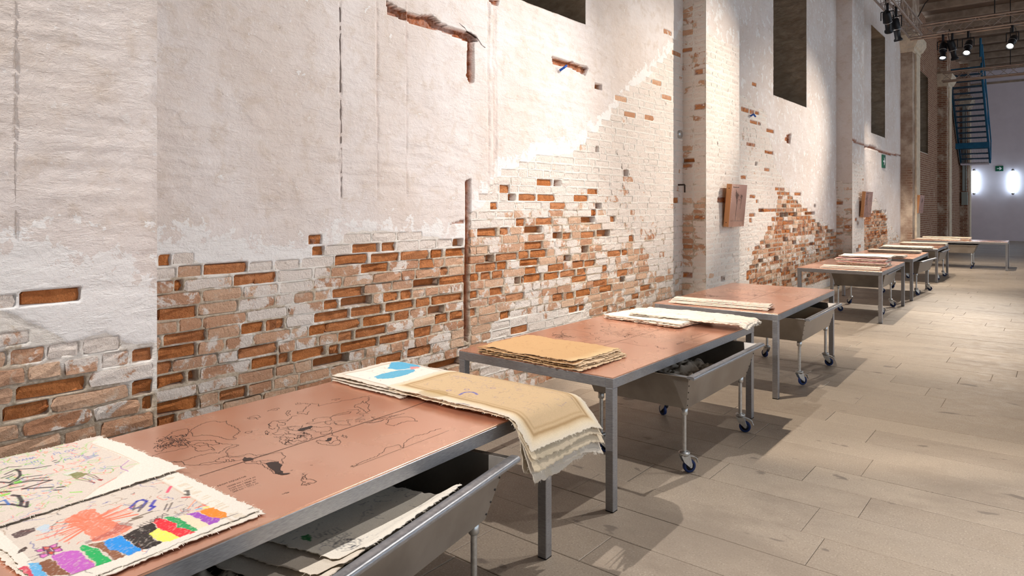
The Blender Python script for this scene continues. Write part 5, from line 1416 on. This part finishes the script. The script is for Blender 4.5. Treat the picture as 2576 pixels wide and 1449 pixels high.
def crumple(label, k, q, z, seed, n=(90, 90), amp=.07, cols=None):
    f = lambda X, Y, S, T: amp * (np.abs(fbm(X * 5.5, Y * 5.5, seed, 4) - .5) * 3 + fbm(X * 14, Y * 14, seed + 2, 3) - .6) 
    return sheet(label, in_tub(k, *q), z, n, ink(40, cols or [(60, 64, 90), (70, 60, 60)], .7), .01, None, seed=seed, zfun=f, group='crumpled canvases in the tubs', fringe=120, name='crumpled_canvas', cat='canvas')
crumple('crumpled canvas with torn fringe beside the folded pile in the nearest tub', 0, (-.28, -.55, .30, -.36), .50, 140, (110, 60), .06)
crumple('crumpled canvas with dark blue scrawls in the tub under the second table', 1, (-.30, -.46, .30, .40), .49, 142)
sheet('brown canvas curving up the wall of the tub under the third table', in_tub(2, -.30, -.45, .32, .45), .47, (70, 70), lambda p: p.blend(p.X > -9, lin(176, 146, 108), .8), .01, None, seed=146,
      zfun=lambda X, Y, S, T: .15 * sstep(.45, 1, T) * (1 - .5 * (S - .5) ** 2), group='crumpled canvases in the tubs')
sheet('grey sheet peeking out of the tub under the fifth table', in_tub(4, -.33, -.5, .34, .2), .60, (50, 50), lambda p: p.blend(p.X > -9, lin(190, 186, 190), .8), .02, None, seed=148, group='crumpled canvases in the tubs')
# ------------------------------------------------------------------ copper panels on the pilasters
def copper_panel(label, u0, u1, vt, vb, pil, seed):
    y0 = on_wall(u0, 500, PIL_D + .10)[0]; y1 = on_wall(u1, 500, PIL_D + .10)[0]
    zt = on_wall(u1, vt, PIL_D + .1)[1]; zb = on_wall(u0, vb, PIL_D + .1)[1]
    hh = zt - zb; ww = y1 - y0
    root = empty('engraved_plaque', (PIL_D + .01, (y0 + y1) / 2, zb), 0, label, 'plaque', 'copper panels on the pilasters')
    lean = math.radians(5)
    root.rotation_euler = (0, lean, 0)
    MB().box((.045, 0, hh / 2), (.07, ww, hh)).obj('box_frame', 'copper_side', root, .002)
    MB().box((.0825, 0, hh / 2), (.004, ww, hh)).obj('copper_face', 'copper_sheet', root, .001)
    m = MB()
    for sz in (.1, .9): m.lathe([(0, .002), (.006, .002), (.007, 0)], (.045, -ww / 2, hh * sz), (0, -1, 0), 8)
    m.obj('screws', 'rivet_dark', root, kind='stuff')
    m = MB(); rr = random.Random(seed); X = .0852
    def tree(y, z, ang, L, w, dep):
        y2, z2 = y + math.sin(ang) * L, z + math.cos(ang) * L
        if abs(y2) > ww * .46 or z2 > hh * .9: return
        d = Vector((0, z2 - z, -(y2 - y))).normalized() * w
        m.add([(X, y - d.y, z - d.z), (X, y + d.y, z + d.z), (X, y2 + d.y * .7, z2 + d.z * .7), (X, y2 - d.y * .7, z2 - d.z * .7)], [(0, 1, 2, 3)])
        if dep:
            for _ in range(2 if rr.random() < .7 else 3): tree(y2, z2, ang + rr.uniform(-.75, .75), L * rr.uniform(.65, .9), w * .72, dep - 1)
    tree(-ww * .12, hh * .15, .02, hh * .20, .0045, 6); tree(ww * .14, hh * .42, .1, hh * .10, .003, 5)
    for k in range(3): m.add([(X, -ww * .42, hh * (.13 + .012 * k)), (X, ww * .42, hh * (.12 + .014 * k)), (X, ww * .42, hh * (.122 + .014 * k)), (X, -ww * .42, hh * (.132 + .012 * k))], [(0, 1, 2, 3)])
    m.obj('engraved_tree', 'engraving', root)
    m = MB()                                                # the heading, too small to read in the photograph
    for k in range(7):
        y = -ww * .40 + k * ww * .052; h0 = hh * (.026 if k in (0, 6) else .018)
        m.add([(X, y, hh * .92), (X, y + ww * .036, hh * .92), (X, y + ww * .036, hh * .92 + h0), (X, y, hh * .92 + h0)], [(0, 1, 2, 3)])
    m.obj('heading', 'engraving', root)
copper_panel('copper panel engraved with a dark tree, on the nearest lit pilaster', 1834, 1872, 464, 570, 1, 3)
copper_panel('greyish copper panel on the middle pilaster, below the wall crack', 2173, 2191, 482, 546, 2, 4)
copper_panel('pale narrow copper panel on the far pilaster beside dark brick', 2311, 2322, 491, 536, 3, 5)

# ------------------------------------------------------------------ exit signs
def exit_sign(label, loc, rot, w, h, g):
    r = empty('exit_sign', loc, 0, label, 'sign', g); r.rotation_euler = rot
    MB().box((0, 0, 0), (w, .02, h)).obj('sign_plate', 'sign_green', r, .002)
    m = MB(); y = -.0115
    P = [(-.30, .06), (.06, .06), (-.04, .26), (.10, .26), (.34, 0), (.10, -.26), (-.04, -.26), (.06, -.06), (-.30, -.06)]
    m.add([(a * w, y, b * h * 1.1) for a, b in P], [tuple(range(9))]); m.obj('arrow', 'sign_white', r)
y, z = on_wall(2221, 406); exit_sign('small green exit sign with white arrow high on the plaster between two pilasters', (.02, y, z), (0, 0, math.pi / 2), .40, .36, 'green exit signs')
r = (2514 - UC) / F; t = END_Y / (CS + SN * r); exit_sign('green exit sign with white arrow between the two glowing wall lights', (CX + (-SN + CS * r) * t, END_Y - .02, CZ + (HZ - 424) / F * t), (0, 0, 0), .32, .26, 'green exit signs')

# ------------------------------------------------------------------ glowing wall lights on the end wall
def wall_light(label, u):
    r = (u - UC) / F; t = (END_Y - .2) / (CS + SN * r); x = CX + (-SN + CS * r) * t
    zt = CZ + (HZ - 431) / F * t; zb = CZ + (HZ - 484) / F * t
    root = empty('wall_light', (x, END_Y - .2, zb), 0, label, 'wall light', 'glowing wall lights')
    hh = zt - zb
    MB().lathe([(0, 0), (.09, 0), (.12, .03), (.125, hh * .5), (.12, hh - .03), (.09, hh), (0, hh)], (0, 0, 0), (0, 0, 1), 20).obj('glass_tube', 'tube_glow', root)
    for z in (-.05, hh + .05):
        MB().lathe([(0, -.07), (.05, -.05), (.07, 0), (.05, .05), (0, .07)], (0, 0, z), (0, 0, 1), 16).obj('ball_cap', 'zinc', root)
        MB().tube((0, 0, z), (0, .2, z), .02, 8).obj('bracket', 'zinc', root)
wall_light('tall glowing white wall light nearer the corner, under the blue stair', 2450)
wall_light('tall glowing white wall light at the right, beyond the exit sign', 2548)

# ------------------------------------------------------------------ blue stair hung in the far corner
st = empty('blue_stair', (0, 0, 0), 0, 'steep blue steel stair hung high in the far left corner', 'stair')
X0, X1 = .10, 1.22
P0, P1 = Vector((0, 38.2, 3.75)), Vector((0, 33.9, 7.5))        # foot, head
dv = P1 - P0
for x in (X0, X1):
    ang = math.atan2(dv.z, dv.y)
    MB().box((x, (P0.y + P1.y) / 2, (P0.z + P1.z) / 2), (.07, dv.length, .26), Matrix.Rotation(ang, 3, 'X')).obj('stringer', 'stair_blue', st, .006)
for k in range(17):
    c = P0 + dv * ((k + .6) / 17)
    MB().box(((X0 + X1) / 2, c.y, c.z), (X1 - X0 - .06, .22, .06)).obj('tread', 'stair_blue', st, .004)
MB().box(((X0 + X1) / 2 - .1, 37.0, 4.42), (1.45, .14, .26)).obj('cross_beam', 'stair_blue', st, .008)
for o in (.9,): MB().path([(X1 + .03, P0.y, P0.z + o), (X1 + .03, P1.y, P1.z + o)], .025, 8).obj('handrail', 'stair_blue', st)
for k in (.02, .35, .68, .98):
    c = P0 + dv * k; MB().tube((X1 + .03, c.y, c.z), (X1 + .03, c.y, c.z + .92), .022, 8).obj('baluster', 'stair_blue', st)
wm = MB(); nrm = Vector((0, dv.z, -dv.y)).normalized() * -.16
for k in range(26):
    x = X0 + .04 + (X1 - X0 - .08) * k / 25
    wm.tube(Vector((x, P0.y, P0.z)) + nrm, Vector((x, P1.y, P1.z)) + nrm, .006, 4, caps=False)
for k in range(80):
    c = P0 + dv * (k / 79) + nrm
    wm.tube((X0 + .03, c.y, c.z), (X1 - .03, c.y, c.z), .005, 4, caps=False)
wm.obj('wire_mesh', 'stair_mesh', st, kind='stuff')
for x in (.05, 1.25): MB().tube((x, 33.2, 7.7), (x, 33.2, CEIL), .04, 8).obj('hanger', 'stair_blue', st)
MB().box((.64, 38.3, 3.66), (1.1, .5, .10)).obj('foot_plate', 'end_wall_paint', st)

# grey conduit and switch box on the far pilaster
y = PIL[5][0] - .06
pc = empty('conduit', (.16, y, 0), 0, 'grey vertical cable conduit in the far corner below the blue stair', 'conduit')
MB().box((0, 0, 4.6), (.10, .06, 4.4)).obj('duct', 'pipe_grey', pc, .006)
MB().tube((.10, 0, 2.4), (.10, 0, 6.8), .02, 8).obj('pipe', 'pipe_grey', pc)
sb = empty('switch_box', (.20, y, 1.75), 0, 'flat grey switch box at the foot of the cable conduit', 'switch box')
MB().box((0, 0, .3), (.26, .08, .62)).obj('case', 'box_grey', sb, .008); MB().box((0, -.045, .3), (.22, .012, .55)).obj('cover', 'box_grey', sb, .003)

# ------------------------------------------------------------------ lighting trusses
def truss(label, a, b, s=.29, off=0):
    a, b = Vector(a), Vector(b); d = (b - a).normalized(); L = (b - a).length
    side = Vector((0, 0, 1)).cross(d).normalized() * s / 2; up = Vector((0, 0, s / 2))
    root = empty('lighting_truss', a, 0, label, 'truss', 'lighting trusses')
    C = [side + up, -side + up, -side - up, side - up]
    for c in C: MB().tube(c, c + d * L, .025, 10).obj('chord', 'truss_alu', root)
    m = MB(); n = int(L / .3)
    for f in range(4):
        p, q = C[f], C[(f + 1) % 4]
        for k in range(n):
            t0, t1 = d * (L * k / n), d * (L * (k + 1) / n)
            m.tube(*((p + t0, q + t1) if k % 2 else (q + t0, p + t1)), .0085, 5, caps=False)
    m.obj('bracing', 'truss_alu', root, kind='stuff')
    for k in (.15, .5, .85):
        MB().tube(d * (L * k) + up, d * (L * k) + Vector((0, 0, CEIL - a.z)), .012, 6).obj('hanger_rod', 'cable_black', root)
    return root
truss('aluminium lattice truss running along the wall above the tables', (.88, -4, 6.25), (.88, 20.3, 6.25))
truss('aluminium lattice truss crossing the hall with four lamps in view', (.7, 20.6, 6.25), (13, 20.6, 6.25))
truss('second aluminium cross truss, nearer the blue stair', (.7, 26.8, 6.0), (13, 26.8, 6.0))
truss('aluminium cross truss above the middle of the row', (1.1, 13.0, 6.25), (13, 13.0, 6.25))
truss('aluminium cross truss nearest the camera', (1.1, 6.6, 6.25), (13, 6.6, 6.25))

# ------------------------------------------------------------------ stage lamps
def lamp_meshes():
    body = MB().lathe([(0, -.20), (.055, -.20), (.075, -.17), (.085, -.06), (.085, .05), (.07, .07), (.06, .09), (.06, .22), (.085, .25), (.085, .285), (.078, .285), (.075, .24), (0, .235)], (0, 0, 0), (0, 0, -1), 20).mesh('housing', 'lamp_black')
    band = MB().lathe([(.086, .035), (.090, .035), (.090, .05), (.086, .05)], (0, 0, 0), (0, 0, -1), 20).mesh('band', 'lamp_band')
    lens = MB().lathe([(0, .262), (.04, .262), (.058, .25), (.058, .245), (0, .245)], (0, 0, 0), (0, 0, -1), 20).mesh('lens', 'lamp_lens')
    return body, band, lens
LM = lamp_meshes()
def stage_lamp(pos, target, watts, cone, blend, colr, label, ztruss=6.10):
    root = empty('stage_lamp', pos, 0, label, 'lamp', 'stage lamps on the trusses')
    d = (Vector(target) - Vector(pos)).normalized()
    q = Vector((0, 0, -1)).rotation_difference(d)
    hs = link_obj('housing', LM[0], root); hs.rotation_mode = 'QUATERNION'; hs.rotation_quaternion = q; hs.scale = (1.05, 1.05, 1.05)
    for nm, me in (('band', LM[1]), ('lens', LM[2])): link_obj(nm, me, hs)
    hd = Vector((d.x, d.y, 0)); hd = hd.normalized() if hd.length > .05 else Vector((0, 1, 0)); sd = Vector((-hd.y, hd.x, 0))
    top = ztruss - pos[2]
    y = MB()
    for s in (-1, 1): y.path([sd * s * .125, sd * s * .125 + Vector((0, 0, top * .55))], .011, 6)
    y.path([sd * .125 + Vector((0, 0, top * .55)), -sd * .125 + Vector((0, 0, top * .55))], .011, 6)
    y.obj('yoke', 'lamp_black', root)
    MB().tube((0, 0, top * .55), (0, 0, top + .03), .028, 8).obj('clamp', 'lamp_black', root)
    b = -d * .25
    MB().path([b, b + Vector((0, 0, -.16)) - d * .08, b + Vector((0, 0, -.10)) - d * .2, b + Vector((0, 0, .15)) - d * .10, Vector((0, 0, top)) - hd * .06], .007, 5).obj('cable', 'cable_black', root)
    L = bpy.data.lights.new('lamp_beam', 'SPOT'); L.energy = watts; L.color = colr; L.spot_size = math.radians(cone); L.spot_blend = blend; L.shadow_soft_size = .035
    lo = bpy.data.objects.new('lamp_beam', L); COL.objects.link(lo); lo.parent = root
    lo.location = d * .45; lo.rotation_mode = 'QUATERNION'; lo.rotation_quaternion = q
for a in LAMPS: stage_lamp(*a)

# loose black cables on the ceiling side
cb = MB().path([Vector((.9, 20.4, 6.55)), Vector((1.1, 20.3, 6.9)), Vector((1.35, 20.0, 7.05)), Vector((1.7, 19.6, 7.4))], .012, 6)
cb.obj('loose_cable', 'cable_black', None, label='loose black cable rising from the corner where two trusses meet', cat='cable')
